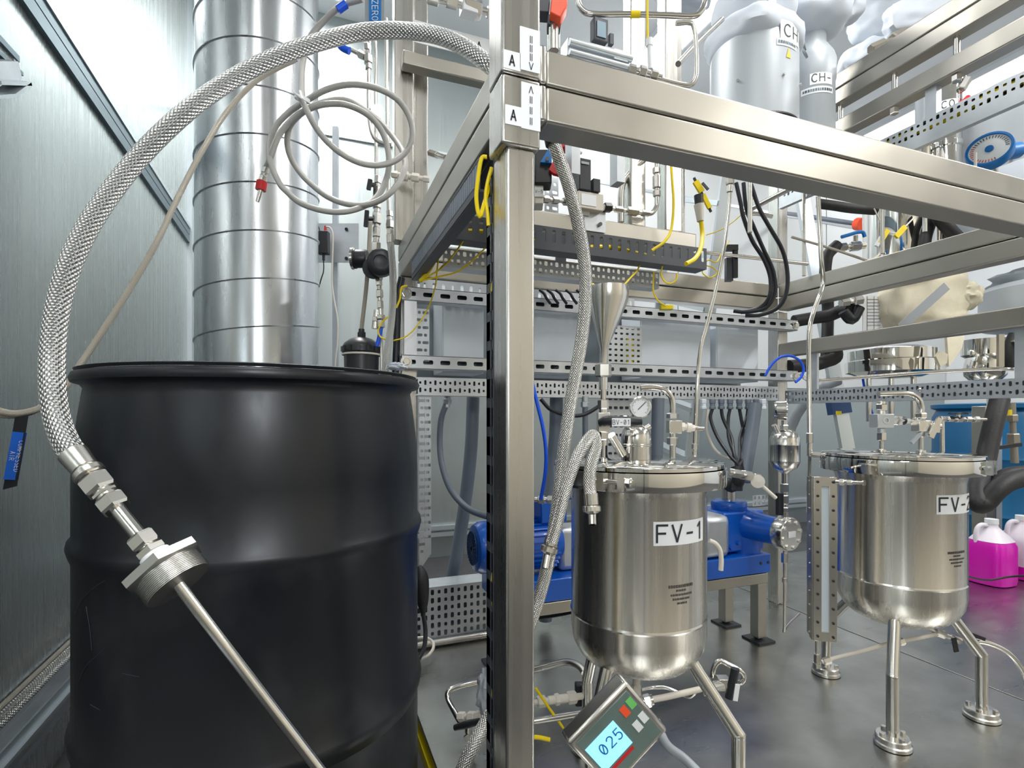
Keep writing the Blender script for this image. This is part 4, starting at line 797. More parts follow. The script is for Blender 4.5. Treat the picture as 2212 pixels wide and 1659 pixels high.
# bracket plates with slots near the pump
for (u, v, lab) in ((1626, 1082, 'small slotted bracket plate behind the pump gearbox'), (1742, 1095, 'small slotted bracket plate right of the pump column')):
    p = P(u, v+12, 1.75); t = thing('slotted_bracket', lab, 'bracket', p)
    MB().perf(p, (1, 0, 0), (0, 0, 1), 3, 2, .018, .018, lambda i, j: (.004, .006)).build('plate', 'galv', t)
# ================================================================ regulator column beside the duct
t = thing('regulator_column', 'upright line of fittings with a black round regulator beside the duct', 'regulator', P(818, 700, 1.42))
rd = 1.42
MB().tube([P(u, v, rd) for u, v in ((797, 90), (797, 150), (797, 240), (805, 290), (822, 308), (846, 312))], .0055, 10, 4).build('tube', 'steel', t)
MB().cyl(P(811, 90, 1.45), P(813, 420, 1.45), .0048).build('tube', 'steel', t)
MB().cyl(P(834, 40, 1.47), P(840, 470, 1.47), .0055).build('tube', 'steel', t)
chain(MB(), P(793, 95, rd), P(796, 150, rd), [(1, .010, 'h'), (.6, .007, 'c'), (1.2, .012, 'h'), (.8, .009, 'h')]).build('upper_fitting', 'fitting', t)
chain(MB(), P(760, 108, rd), P(788, 122, rd), [(1, .006, 'c'), (1, .010, 'h')]).build('side_fitting', 'fitting', t)
MB().obox(P(815, 245, rd), CR, V(SN, CS, 0), CU, .012, .010, .018).build('valve_body', 'fitting', t)
chain(MB(), P(816, 380, rd), P(812, 545, rd), [(.8, .010, 'h'), (.3, .007, 'c'), (1, .013, 'h'), (.4, .008, 'c'), (.8, .012, 'h'), (.4, .008, 'c'), (1.2, .013, 'h'), (.3, .008, 'c'), (1, .011, 'h'), (.5, .008, 'c'), (1, .013, 'h')]).build('fitting_stack', 'fitting', t)
for u, v, u2, v2 in ((800, 388, 796, 410), (793, 455, 790, 490)):
    MB().cyl(P(812, (v+v2)/2, rd), P((u+u2)/2, (v+v2)/2, rd-.02), .006).bar(P(u, v, rd-.025), P(u2, v2, rd-.025), .010, .008, up=V(SN, CS, 0)).build('black_lever', 'black', t)
kc = P(822, 566, 1.36)
MB().lathe([(0, .05), (.014, .05), (.018, .045), (.030, .040), (.034, .03), (.034, 0), (.030, -.004), (.018, -.006), (.017, -.002), (.008, 0), (0, 0)], kc+ray(822, 566).normalized()*.0, -ray(900, 800).normalized()*V(1, 1, 1)*-1, n=30).build('regulator_knob', 'black', t)
MB().lathe([(0, 0), (.024, 0), (.028, .012), (.026, .03), (0, .032)], P(806, 580, 1.42), -ray(806, 640).normalized(), n=24).build('regulator_body', 'rubber', t)
gv = P(770, 559, 1.42); MB().lathe([(0, -.03), (.021, -.03), (.024, -.026), (.024, 0), (.026, .001), (.026, .007), (.020, .008), (0, .008)], gv, -CR, n=28).build('gauge_case', 'black', t)
MB().lathe([(.023, .005), (.0285, .005), (.0285, .012), (.023, .012), (.023, .005)], gv, -CR, n=28).build('gauge_rim', 'polish', t)
MB().cyl(P(785, 560, 1.42), P(805, 562, 1.42), .007).build('gauge_stem', 'fitting', t)
chain(MB(), P(818, 592, rd), P(824, 708, rd), [(.8, .011, 'h'), (.7, .009, 'h'), (.5, .006, 'c'), (1, .010, 'h'), (.4, .006, 'c'), (1, .009, 'h'), (.8, .0075, 'c'), (.6, .012, 'h'), (1, .010, 'h')]).build('lower_stack', 'fitting', t)
chain(MB(), P(814, 670, rd), P(810, 710, rd), [(1, .007, 'c'), (.8, .010, 'h'), (1, .009, 'c')]).build('branch_fitting', 'fitting', t)
MB().tube([P(u, v, 1.43) for u, v in ((822, 540), (822, 640), (824, 760), (826, 900))], .004, 8, 3).build('tube', 'steel', t)
t = thing('thin_braided_hose', 'slim braided hose hanging from a fitting beside the regulator', 'hose', P(840, 780, 1.36))
MB().tube([P(*a) for a in ((843, 520, 1.36), (848, 580, 1.36), (849, 640, 1.36), (845, 700, 1.355), (838, 750, 1.35), (832, 800, 1.35), (826, 860, 1.35))], .0088, 14, 5, uv=True).build('braid', 'braid2', t)
chain(MB(), P(841, 455, 1.36), P(843, 525, 1.36), [(.8, .009, 'h'), (.4, .007, 'c'), (1, .0105, 'h'), (.8, .009, 'h'), (1, .0095, 'c')]).build('fitting', 'fitting', t)
t = thing('filter_housing', 'black ribbed filter cap with a white band rising behind the drum', 'filter', (*P(780, 800, 1.47).xy, .5))
fc_ = P(781, 757, 1.47); fb = V(fc_.x, fc_.y, 0)
f0 = fc_.z+.009
MB().lathe([(0, f0+.028), (.012, f0+.028), (.030, f0+.022), (.046, f0+.010), (.052, f0-.002), (.052, f0-.014), (.048, f0-.018)], fb, n=36).build('cap', 'black', t)
for k in range(14):
    w_ = 2*math.pi*k/14; q = V(math.cos(w_), math.sin(w_), 0); MB().obox(fb+q*.0525+V(0, 0, f0-.007), q, V(-q.y, q.x, 0), CU, .0025, .004, .007).build('cap_rib', 'black', t)
MB().lathe([(.050, f0-.018), (.0525, f0-.019), (.0525, f0-.023), (.050, f0-.024)], fb, n=36).build('white_band', 'white2', t)
MB().lathe([(.047, f0-.022), (.046, f0-.06), (.046, .02), (0, .02)], fb, n=32).build('body', 'black', t)
MB().hex(fb+V(0, 0, f0+.026), fb+V(0, 0, f0+.042), .012).cyl(fb+V(0, 0, f0+.04), fb+V(0, 0, f0+.05), .008).build('cap_nut', 'black', t)
rod('tan_hose', 'tan braided hose rising from the filter cap to the regulator', 'hose', [(779, 728, 1.47), (782, 700, 1.47), (788, 650, 1.46), (793, 600, 1.45), (797, 540, 1.45), (800, 480, 1.45)], .0058, 'brass', 10, uv=True)
# power adapter
t = thing('power_adapter', 'small black box with a red plug and white cord beside the duct', 'adapter', P(699, 545, 1.9))
MB().obox(P(699, 525, 1.9), CR, V(SN, CS, 0), CU, .019, .014, .040).build('body', 'black', t, bevel=.002)
MB().cyl(P(703, 500, 1.9), P(703, 488, 1.9), .006, .004).build('red_plug', 'red', t)['label'] = 'red plug'
MB().cyl(P(699, 549, 1.9), P(699, 562, 1.9), .005).tube([P(699, 560, 1.9), P(699, 585, 1.9), P(694, 602, 1.9), P(689, 620, 1.92)], .0022, 6, 4).tube([P(691, 500, 1.9), P(688, 490, 1.9), P(680, 480, 1.9)], .002, 6, 3).build('black_cord', 'cable', t)
MB().tube([P(*a) for a in ((703, 490, 1.9), (713, 492, 1.9), (719, 510, 1.9), (718, 560, 1.9), (717, 610, 1.9), (722, 650, 1.9), (729, 690, 1.9), (729, 740, 1.9), (724, 790, 1.9), (722, 900, 1.9))], .0032, 8, 4).build('white_cord', 'white2', t)
a, b_ = P(690, 570, 1.96), P(772, 480, 1.96)
t = thing('mounting_plate', 'grey metal mounting plate behind the black adapter box', 'plate', a)
MB().obox(P(725, 525, 1.96), CR, V(SN, CS, 0), CU, .085, .002, .072).build('plate', 'galv', t)
for u, v in ((748, 558), (748, 495)): MB().cyl(P(u, v, 1.957), P(u, v, 1.95), .006).build('bolt', 'ink', t)
MB().obox(P(725, 600, 1.98), CR, V(SN, CS, 0), CU, .01, .008, 1.06-.80+.3).build('stand_off', 'galv', t)
# ================================================================ slotted black wiring ducts
t = thing('wiring_duct', 'black slotted wiring duct running under the left frame beam', 'duct', (.27, 1.1, .72+CZ-.4))
z0, z1 = CZ+.352, CZ+.4035
n = 44; b = MB()
for i in range(n): y = .79+i*(.58/n); b.box(.2468, y, z0+.012, .249, y+.010, z1-.004)
b.build('slotted_side', 'grey', t)['kind'] = 'stuff'
MB().box(.2468, .79, z0, .249, 1.37, z0+.014).box(.2468, .79, z1-.006, .249, 1.37, z1).box(.248, .79, z0-.002, .270, 1.37, z0+.002).box(.268, .79, z0, .2705, 1.37, z1).build('channel', 'wduct', t)
t = thing('wiring_duct', 'narrow upright slotted wiring duct behind the foreground post', 'duct', (.25, .75, DZ))
x0, x1, y0 = .2465, .275, .7235
b = MB()
for i in range(24): z = .16+i*.042; b.box(x0, y0, z, x0+.0018, y0+.026, z+.028)
b.build('slotted_side', 'wduct', t)['kind'] = 'stuff'
MB().box(x0, y0+.012, DZ, x0+.0018, y0+.028, z0).box(x0, y0-.002, DZ, x0+.0018, y0+.004, z0).box(x0, y0+.026, DZ, x1, y0+.028, z0).build('channel', 'wduct', t)
MB().tube([V(.254+.002*math.sin(k*1.3), y0+.008+.003*math.sin(k*.9), .3+k*.03) for k in range(26)], .0048, 8, 3).build('yellow_cable', 'yellow', t)
t = thing('wiring_duct', 'black slotted wiring duct hanging under the middle cross beam', 'duct', (.65, 1.19, CZ+.36))
x0, x1, yd, z0, z1 = .30, 1.0, 1.150, CZ+.408, CZ+.452
n = 27; b = MB(); b.perf((x0, yd, z0), (1, 0, 0), (0, 0, 1), n, 1, (x1-x0)/n, z1-z0, lambda i, j: (.0045, .0150)); b.build('slotted_side', 'wduct', t)
MB().box(x0, yd, z0-.012, x1, yd+.045, z0).box(x0, yd+.043, z0, x1, yd+.045, z1).build('channel', 'wduct', t)
MB().tube([V(x0+.01+k*.043, yd+.012+.006*math.sin(k*1.3), z0+.010+.008*math.sin(k*.8)) for k in range(16)], .006, 8, 3).build('yellow_cable', 'yellow', t)
MB().tube([V(x0+.01+k*.043, yd+.016+.005*math.cos(k*1.1), z0+.006) for k in range(16)], .004, 8, 3).build('white_cable', 'tag', t)
t = thing('perforated_tray', 'perforated tray strip just behind the hanging wiring duct', 'tray', (.65, 1.25, CZ+.36))
n = 40; MB().perf((.30, 1.25, CZ+.365), (1, 0, 0), (0, 0, 1), n, 2, .62/n, .02, lambda i, j: (.0045, .006) if (i+j) % 2 == 0 else (.003, .004)).build('perforated_face', 'galv', t)
MB().box(.30, 1.25, CZ+.36, .92, 1.29, CZ+.365).box(.6, 1.252, CZ+.405, .63, 1.256, S0).build('flange', 'galv', t)
# ================================================================ THINGS IN AND BEHIND THE UPPER FRAME
DV = V(SN, CS, 0)
def bx(u0, v0, u1, v1, t_, dep, mb=None):
    """box facing the room's view, front at depth t_ and dep deep"""
    a, b_ = P(u0, v1, t_), P(u1, v0, t_); c = (a+b_)/2+DV*(dep/2); return (mb or MB()).obox(c, CR, DV, CU, abs((b_-a).dot(CR))/2, dep/2, abs(b_.z-a.z)/2)
def bxl(u0, v0, u1, v1, Y, dep, mb=None):
    a, b_ = PY(u0, (v0+v1)/2, Y), PY(u1, (v0+v1)/2, Y); zc_ = PY((u0+u1)/2, (v0+v1)/2, Y).z; hz = abs(PY((u0+u1)/2, v0, Y).z-PY((u0+u1)/2, v1, Y).z)/2
    return (mb or MB()).box(a.x, Y, zc_-hz, b_.x, Y+dep, zc_+hz)
def cmap(c, az, z, r): return lambda x, y: V(c.x+math.cos(az+x/r)*r, c.y+math.sin(az+x/r)*r, z+y)
def azr(c, R, u):
    r = ray(u, 900); r.z = 0; r.normalize(); m = V(c.x, c.y, 0); bq = r.dot(m); s_ = bq-math.sqrt(max(0, bq*bq-m.dot(m)+R*R)); p = r*s_-m; return math.atan2(p.y, p.x)
def clabel(par, c, R, az, z, w_, h, body, size, m='tag', ink='ink', k=8, sx=1, name='label_plate'):
    f = cmap(c, az, z, R+.001); vs = []
    for i in range(k+1): vs += [f(-w_/2+w_*i/k, -h/2), f(-w_/2+w_*i/k, h/2)]
    b = MB(); b.add(vs, [(2*i, 2*i+2, 2*i+3, 2*i+1) for i in range(k)]); lb = b.build(name, m, par)
    if body: text(body, size, cmap(c, az, z, R+.0018), ink, lb, sx=sx)
    else:
        b = MB(); rr = random.Random(int(z*1000)); x = -w_*.45; ff = cmap(c, az, z, R+.0018)
        while x < w_*.42: l = rr.uniform(.003, .007); b.add([ff(x, -h*.2), ff(x+l, -h*.2), ff(x+l, h*.2), ff(x, h*.2)], [(0, 1, 2, 3)]); x += l+.002
        b.build('print', 'trim', lb)['kind'] = 'stuff'
    return lb
# heater vessels
c1 = V(1.263, 1.25, 0); z0, z1 = P(1640, 262, 1.52).z, P(1630, 66, 1.52).z
t = thing('jacketed_vessel', 'wide silver jacketed vessel labelled CH standing behind the front beam', 'vessel', (c1.x, c1.y, z0))
MB().lathe([(0, z0), (.118, z0), (.124, z0+.006), (.124, z1-.03), (.121, z1-.005), (.112, z1), (0, z1)], c1, n=48).build('jacket', 'jacket', t)
MB().lathe([(.1245, z0+.004), (.1275, z0+.010), (.1245, z0+.016)], c1, n=48).build('hem', 'rubber', t)
cw = MB(); cw.blob(c1+V(0, 0, z1+.03), .126, .126, .065, .12, 3, 40, 20, 3, sq=.8); cw.blob(c1+V(.02, .02, z1+.15), .115, .115, .12, .15, 8, 40, 20, 3)
cw.build('top_cover', 'cloth', t)
MB().bar(c1+V(-.03, -.10, z1+.05), c1+V(-.02, -.085, z1+.25), .022, .006, up=V(0, 1, 0)).build('strap', 'white', t)
clabel(t, c1, .124, azr(c1, .124, 1709)+.02, P(1700, 92, 1.55).z, .084, .056, 'CH', .046, sx=1.15); clabel(t, c1, .124, azr(c1, .124, 1702), P(1700, 118, 1.55).z, .075, .020, None, 0)
f = cmap(c1, azr(c1, .124, 1703), P(1703, 138, 1.55).z, .1255); MB().add([f(-.009, -.014), f(.009, -.014), f(0, .016)], [(0, 1, 2)]).build('warning_triangle', 'yelp', t)
for az_ in (3.6, 4.6, 5.3): MB().cyl(c1+V(.1245*math.cos(az_), .1245*math.sin(az_), z0+.12), c1+V(.130*math.cos(az_), .130*math.sin(az_), z0+.12), .004, n=8).build('stud', 'fitting', t)
c2 = V(1.537, 1.28, 0); zb, zs = P(1770, 290, 1.72).z, P(1770, 140, 1.74).z; zt2 = P(1770, 78, 1.74).z
t = thing('jacketed_vessel', 'slimmer silver jacketed vessel labelled CH- right behind the wide one', 'vessel', (c2.x, c2.y, zb))
MB().lathe([(0, zb), (.066, zb), (.070, zb+.006), (.070, zs-.07), (.073, zs-.06), (.074, zs), (.068, zs+.02), (.045, zs+.06), (.045, zt2+.03), (0, zt2+.03)], c2, n=40).build('jacket', 'jacket', t)
clabel(t, c2, .070, azr(c2, .070, 1776), P(1770, 178, 1.70).z, .072, .040, 'CH-', .034, sx=1); clabel(t, c2, .070, azr(c2, .070, 1768), P(1770, 203, 1.70).z, .10, .020, None, 0)
MB().blob(c2+V(0, 0, zt2+.06), .11, .11, .07, .2, 5, 36, 20, 3).build('top_cover', 'cloth', t)
for k in range(3): MB().lathe([(.010, -.003), (.014, -.003), (.014, .003), (.010, .003), (.010, -.003)], P(1735+k*2, 82+k*17, 1.62), V(.5, -.8, .2*k), n=14).build('clip_ring', 'strap', t)
zsf = B1+.18
t = thing('support_shelf', 'steel shelf plate carrying the CH vessels behind the front beam', 'shelf', (1.35, 1.25, zsf))
MB().box(1.12, 1.12, min(z0, zb)-.012, 1.67, 1.42, min(z0, zb)-.004).build('plate', 'steel', t)
for x, y in ((1.13, 1.13), (1.66, 1.13), (1.13, 1.41), (1.66, 1.41)): MB().cyl((x, y, B1), (x, y, min(z0, zb)-.012), .006).build('post_rod', 'steel', t)
# white insulation cushions
def cushion(u, v, t_, rx, rz, rd, label, seed, m='cloth', tilt=0, amp=.3):
    c = P(u, v, t_); a = CR*math.cos(tilt)+CU*math.sin(tilt); b_ = CU*math.cos(tilt)-CR*math.sin(tilt)
    return tag(MB().blob(c, rx*1.1, rd, rz*1.1, amp*.8, seed, 48, 30, 3, sq=.85, ax=(a, DV, b_)).build('insulation_jacket', m), label, 'jacket')
cushion(1790, 30, 1.95, .095, .07, .09, 'white insulation jacket above the slim CH vessel', 1, tilt=.3)
cushion(1900, 40, 2.42, .125, .11, .09, 'white puffy insulation jacket left of the big one at top', 2, tilt=.4)
cushion(2000, 40, 2.1, .15, .09, .10, 'large white puffy insulation jacket behind the upper right beams', 4, tilt=.25)
cushion(1868, 140, 2.36, .10, .075, .08, 'white insulation jacket drooping right of the slim CH vessel', 6, tilt=.5)
cushion(1480, -20, 1.9, .10, .05, .08, 'white wrapped insulation at the top edge left of the CH vessel', 9)
tag(chain(MB(), P(1880, 108, 2.0), P(2010, 52, 2.0), [(1, .02, 'h'), (.5, .012, 'c'), (1, .026, 'h'), (.6, .014, 'c'), (1, .02, 'h')]).build('flange_fittings', 'brass'), 'tan steel flange fittings showing under the big white jacket', 'fitting')
# big jackets at the right edge
c3 = P(2240, 300, 1.95); c3.z = 0; Rj = .235
t = thing('jacketed_vessel', 'large silver jacketed vessel at the right edge above the perforated tray', 'vessel', (c3.x, c3.y, P(2212, 420, 1.8).z))
za, zb_ = P(2212, 470, 1.8).z, P(2150, 145, 1.8).z
MB().lathe([(0, za), (Rj-.01, za), (Rj, za+.01), (Rj, zb_-.02), (Rj-.02, zb_), (0, zb_+.01)], c3, n=56).build('jacket', 'jacket', t)
cw = MB(); cw.lathe([(Rj+.001, za+.20), (Rj+.012, za+.17), (Rj+.016, za+.09), (Rj+.010, za+.02), (Rj+.001, za)], c3, n=56)
for p in cw.v: p += V(0, 0, .012*noise.noise(p*14))+(V(p.x, p.y, 0)-c3).normalized()*(.010*noise.noise(p*11))
cw.build('cloth_wrap', 'cloth', t)
for az_ in (3.3, 3.9, 4.3): MB().cyl(c3+V(Rj*math.cos(az_), Rj*math.sin(az_), za+.215), c3+V((Rj+.008)*math.cos(az_), (Rj+.008)*math.sin(az_), za+.215), .005, n=8).build('stud', 'fitting', t)
t = thing('jacketed_vessel', 'lower silver jacketed vessel at the right edge between the middle beams', 'vessel', (c3.x, c3.y, P(2212, 700, 1.8).z))
za, zb_ = P(2150, 690, 1.8).z, P(2150, 590, 1.8).z
c3b = P(2268, 650, 1.95); c3b.z = 0; MB().lathe([(0, za), (.19, za), (.20, za+.012), (.20, zb_-.02), (.18, zb_), (0, zb_+.02)], c3b, n=48).build('jacket', 'jacket', t)
MB().blob(c3b+V(0, 0, zb_+.02), .17, .17, .05, .2, 4, 40, 18).build('top_cover', 'cloth', t)
c3c = P(2275, 650, 1.98); MB().cyl(V(c3c.x, c3c.y, DZ), V(c3c.x, c3c.y, za), .045, n=24).build('support_column', 'polish', t)
MB().cyl(V(c3c.x, c3c.y, zb_), V(c3c.x, c3c.y, zb_+.34), .04, n=24).build('neck', 'polish', t)
# blue round instrument
gp = P(2137, 322, 1.50); gax = (-CR*.66-DV*.62+CU*.28).normalized()
t = thing('blue_instrument', 'round blue dial instrument with conduit boss at the upper right', 'instrument', gp)
MB().lathe([(0, -.045), (.034, -.045), (.042, -.036), (.049, -.026), (.053, -.024), (.054, -.002), (.052, .004), (.046, .004), (.046, -.001)], gp, gax, n=40).build('case', 'lever', t)
f_ = MB().lathe([(0, -.001), (.046, -.001)], gp, gax, n=40).build('dial', 'dial', t)
x_ = perp(gax)[0]; y_ = gax.cross(x_); b = MB(); b2 = MB()
for k in range(30):
    w_ = k*math.pi*2/36; q = x_*math.cos(w_)+y_*math.sin(w_); (b2 if k > 14 else b).obox(gp+q*.038+gax*.0005, q, gax.cross(q), gax, .004, .0008, .0004)
b.build('scale_marks', 'ink', f_); b2.build('red_marks', 'red', f_)
MB().lathe([(0, 0), (.010, 0), (.009, .005), (0, .006)], gp, gax, n=16).build('centre_knob', 'lever', f_)
MB().cyl(gp-gax*.02+CR*.03, gp-gax*.03+CR*.078+CU*.015, .022, n=20).cyl(gp-gax*.03+CR*.076+CU*.014, gp-gax*.03+CR*.082+CU*.016, .012, n=16).build('conduit_boss', 'lever', t)
MB().cyl(P(2107, 330, 1.45), P(2107, 372, 1.45), .0035).build('side_tube', 'white2', t)
MB().cyl(gp-gax*.04, gp-gax*.16, .012).build('mounting_arm', 'steel', t)
# steel columns labelled CO
t = thing('steel_column', 'polished steel column labelled CO behind the yellow-filled tray', 'column', P(2045, 500, 2.0))
cc = P(2042, 270, 2.0); cc.z = 0; zA, zB = P(2042, 372, 2.0).z, P(2042, 178, 2.0).z
MB().lathe([(.028, zA-.4), (.028, zA-.02), (.05, zA), (.05, zA+.08), (.055, zA+.085), (.055, zA+.10), (.05, zA+.105), (.05, zB-.02), (.06, zB-.02), (.06, zB), (0, zB)], cc, n=32).build('body', 'mirror', t)
clabel(t, cc, .05, azr(cc, .05, 2048), P(2045, 222, 1.95).z, .066, .034, 'CO', .034)
MB().cyl(P(2080, 222, 1.95), P(2092, 210, 1.95), .010).build('red_plug', 'red', t)
MB().hex(P(2075, 195, 1.95), P(2090, 170, 1.95), .016).build('side_nut', 'fitting', t)
tag(MB().cyl(P(1997, 300, 2.05), P(1997, 170, 2.05), .030, n=20).build('mesh_column', 'strap'), 'dark mesh-wrapped column left of the CO column', 'column')
tag(MB().lathe([(0, -.25), (.008, -.25), (.008, 0), (.016, 0), (.016, .05), (.022, .06), (.022, .10), (.018, .105), (.018, .13), (0, .13)], P(1998, 350, 1.9), n=20).build('transmitter', 'fitting'), 'small steel transmitter below the yellow-filled tray', 'transmitter')
# right side trays
zt3 = CZ+.843
t = thing('perforated_tray', 'perforated tray filled with yellow cable along the upper right side', 'tray', (1.66, 1.1, zt3))
n = 46; MB().perf((1.672, 1.53, zt3-.021), (0, -1, 0), (0, 0, 1), n, 2, .80/n, .021, lambda i, j: (.0042, .0062 if (i+j) % 2 == 0 else .0035)).build('perforated_face', 'galv', t)
MB().box(1.672, .73, zt3-.052, 1.69, 1.53, zt3-.021).box(1.672, .73, zt3+.021, 1.70, 1.53, zt3+.023).build('folded_flange', 'galv', t)
MB().tube([V(1.684+.002*math.sin(k*1.9), .76+k*.05, zt3+.002+.006*math.sin(k*1.1)) for k in range(15)], .0085, 8, 3).build('yellow_cable', 'yellow', t)
MB().box(1.694, .73, zt3-.021, 1.696, 1.53, zt3+.021).build('back_wall', 'trim', t)
MB().box(1.696, 1.0, zt3-.03, 1.72, 1.03, CZ+.96).build('hanger', 'galv', t)
zt4 = CZ+.073
t = thing('perforated_tray', 'perforated grey tray crossing behind the FV-2 bent pipe', 'tray', (1.66, 1.1, zt4))
n = 62; MB().perf((1.67, 1.50, zt4-.022), (0, -1, 0), (0, 0, 1), n, 2, .86/n, .022, lambda i, j: (.0033, .0062 if (i+j) % 2 == 0 else .0033)).build('perforated_face', 'galv', t)
MB().box(1.67, .64, zt4-.025, 1.71, 1.50, zt4-.022).box(1.67, .64, zt4+.022, 1.71, 1.50, zt4+.024).box(1.708, .64, zt4-.022, 1.71, 1.50, zt4+.022).build('folded_flange', 'galv', t)
p = PX(1986, 842, 1.669); MB().lathe([(0, 0), (.006, 0), (.004, .003), (0, .004)], p, V(-1, 0, 0), n=12).build('bolt', 'fitting', t)
for y in (.80, 1.40): MB().box(1.712, y, zt4-.02, 1.722, y+.025, CZ+.23).build('hanger', 'galv', t)
tag(MB().box(1.69, 1.56, zt4-.02, 1.73, 1.60, zt4+.02).build('tray_joint', 'galv'), 'galvanised joint piece at the rear right post', 'joint')
# ---- between the middle beams, right
t = thing('steel_column', 'polished steel cylinder seen under the front beam on the right', 'column', P(1928, 560, 2.05))
cc = P(1932, 500, 2.08); cc.z = 0; zA, zB = P(1932, 565, 2.0).z, P(1932, 300, 2.0).z
MB().lathe([(0, zA), (.12, zA), (.12, zA+.015), (.105, zA+.02), (.105, zB), (0, zB)], cc, n=40).cyl(cc+V(0, 0, zA-.14), cc+V(0, 0, zA), .02).build('body', 'mirror', t)
for sx_ in (-.1, .09): MB().cyl(cc+CR*sx_+V(0, 0, zA-.02)-DV*.05, cc+CR*sx_+V(0, 0, zB)-DV*.05, .006).build('tie_rod', 'polish', t)
def rd(nm, label, cat, pts, r, m, n=12, k=5, group=None, uv=False): return rod(nm, label, cat, pts, r, m, n, k, group, uv)
rd('black_pipe_lagging', 'black foam lagged pipe just under the front beam', 'pipe', [(1768, 440, 2.0), (1800, 444, 2.0), (1840, 450, 2.0), (1890, 454, 2.03)], .018, 'rubber')
rd('black_pipe_lagging', 'black foam lagged elbow left of the blue lever', 'pipe', [(1782, 600, 1.95), (1784, 570, 1.95), (1790, 548, 1.95), (1810, 528, 1.95)], .020, 'rubber')
rd('black_pipe_lagging', 'thick black lagged pipe below the rear corner of the middle beam', 'pipe', [(1715, 694, 2.1), (1750, 688, 2.1), (1790, 682, 2.08), (1815, 672, 2.05), (1838, 668, 2.0)], .024, 'rubber')
rd('black_pipe_lagging', 'upright black lagged pipe crossing between the two middle beams', 'pipe', [(1784, 590, 2.1), (1788, 650, 2.15), (1788, 700, 2.15), (1785, 780, 2.12)], .022, 'rubber')
rd('black_pipe_lagging', 'black lagged pipe below the single middle beam', 'pipe', [(1704, 792, 2.07), (1760, 787, 2.1), (1785, 780, 2.1), (1805, 770, 2.1), (1800, 740, 2.12)], .026, 'rubber')
rd('black_hose', 'pair of black hoses crossing under the front beam at right', 'hose', [(1995, 540, 1.95), (2000, 510, 1.95), (2010, 480, 1.95), (2020, 450, 1.98)], .020, 'rubber')
rd('black_hose', 'second black hose slanting under the front beam at right', 'hose', [(2015, 440, 1.9), (2030, 470, 1.9), (2050, 495, 1.9), (2075, 520, 1.92)], .022, 'rubber')
t = thing('lever_valve', 'steel valve with a bright blue lever between the middle and front beams', 'valve', P(1845, 545, 1.95))
MB().tube([P(1818, 512, 1.93), P(1835, 507, 1.93), P(1852, 502, 1.93), P(1864, 502, 1.93), P(1868, 512, 1.93)], .0065, 8, 4).build('blue_lever', 'lever', t)
chain(MB(), P(1812, 535, 1.95), P(1868, 530, 1.95), [(1, .016, 'h'), (.5, .010, 'c'), (1.4, .018, 'h'), (.6, .012, 'c')]).build('body', 'fitting', t)
MB().cyl(P(1848, 530, 1.95), P(1848, 508, 1.94), .008).build('stem', 'fitting', t)
for k, (u, v, u2, v2) in enumerate(((1900, 525, 1917, 497), (1935, 512, 1955, 490))):
    t = thing('cable_marker', '%s yellow cable marker hanging on a white string in front of the steel cylinder' % ('left', 'right')[k], 'marker', P(u, v, 1.85))
    MB().bar(P(u, v, 1.85), P(u2, v2, 1.85), .016, .010, up=DV).build('yellow_sleeve', 'yellow', t)
    if k == 0: MB().tube([P(1888, 450, 1.85), P(1905, 485, 1.85), P(1917, 500, 1.85), P(1937, 505, 1.85)], .0025, 6, 4).build('string', 'white2', t); MB().bar(P(1893, 532, 1.85), P(1903, 512, 1.85), .012, .008, up=DV).build('white_sleeve', 'tag', t)
    else: MB().tube([P(1955, 490, 1.85), P(1965, 480, 1.85), P(1975, 470, 1.85)], .0025, 6, 4).build('string', 'white2', t)
rd('white_cable', 'pale cable curving down to the middle beam right of the blue lever', 'cable', [(1903, 535, 1.85), (1900, 548, 1.85), (1888, 558, 1.84), (1872, 562, 1.83)], .0035, 'white2', 8)
rd('steel_rod', 'thin tan rod crossing behind the kinked tube', 'rod', [(1710, 512, 1.9), (1790, 535, 1.9), (1870, 562, 1.9)], .0045, 'brass')
rd('steel_rod', 'horizontal steel rod at the rear right post', 'rod', [(1520, 545, 1.72), (1620, 556, 1.74), (1745, 570, 1.76)], .006, 'steel')
rd('steel_rod', 'slanting steel rod beneath the front beam near the rear post', 'rod', [(1607, 460, 1.6), (1660, 432, 1.55), (1712, 405, 1.5)], .007, 'steel')
rd('steel_rod', 'short steel rod fixed to the rear right post', 'rod', [(1608, 460, 1.75), (1640, 463, 1.75), (1668, 468, 1.75)], .006, 'steel')
t = thing('wall_pipe', 'pale teal pipe from the rear wall with an orange cap', 'pipe', P(1862, 485, 3.1))
MB().tube([PY(1700, 461, 2.99), P(1735, 466, 3.4), P(1800, 476, 3.2), P(1862, 485, 3.1)], .014, 12, 4).build('pipe', 'grey', t)
MB().cyl(P(1852, 484, 3.09), P(1864, 484, 3.05), .036, n=16).build('orange_cap', 'orange', t)

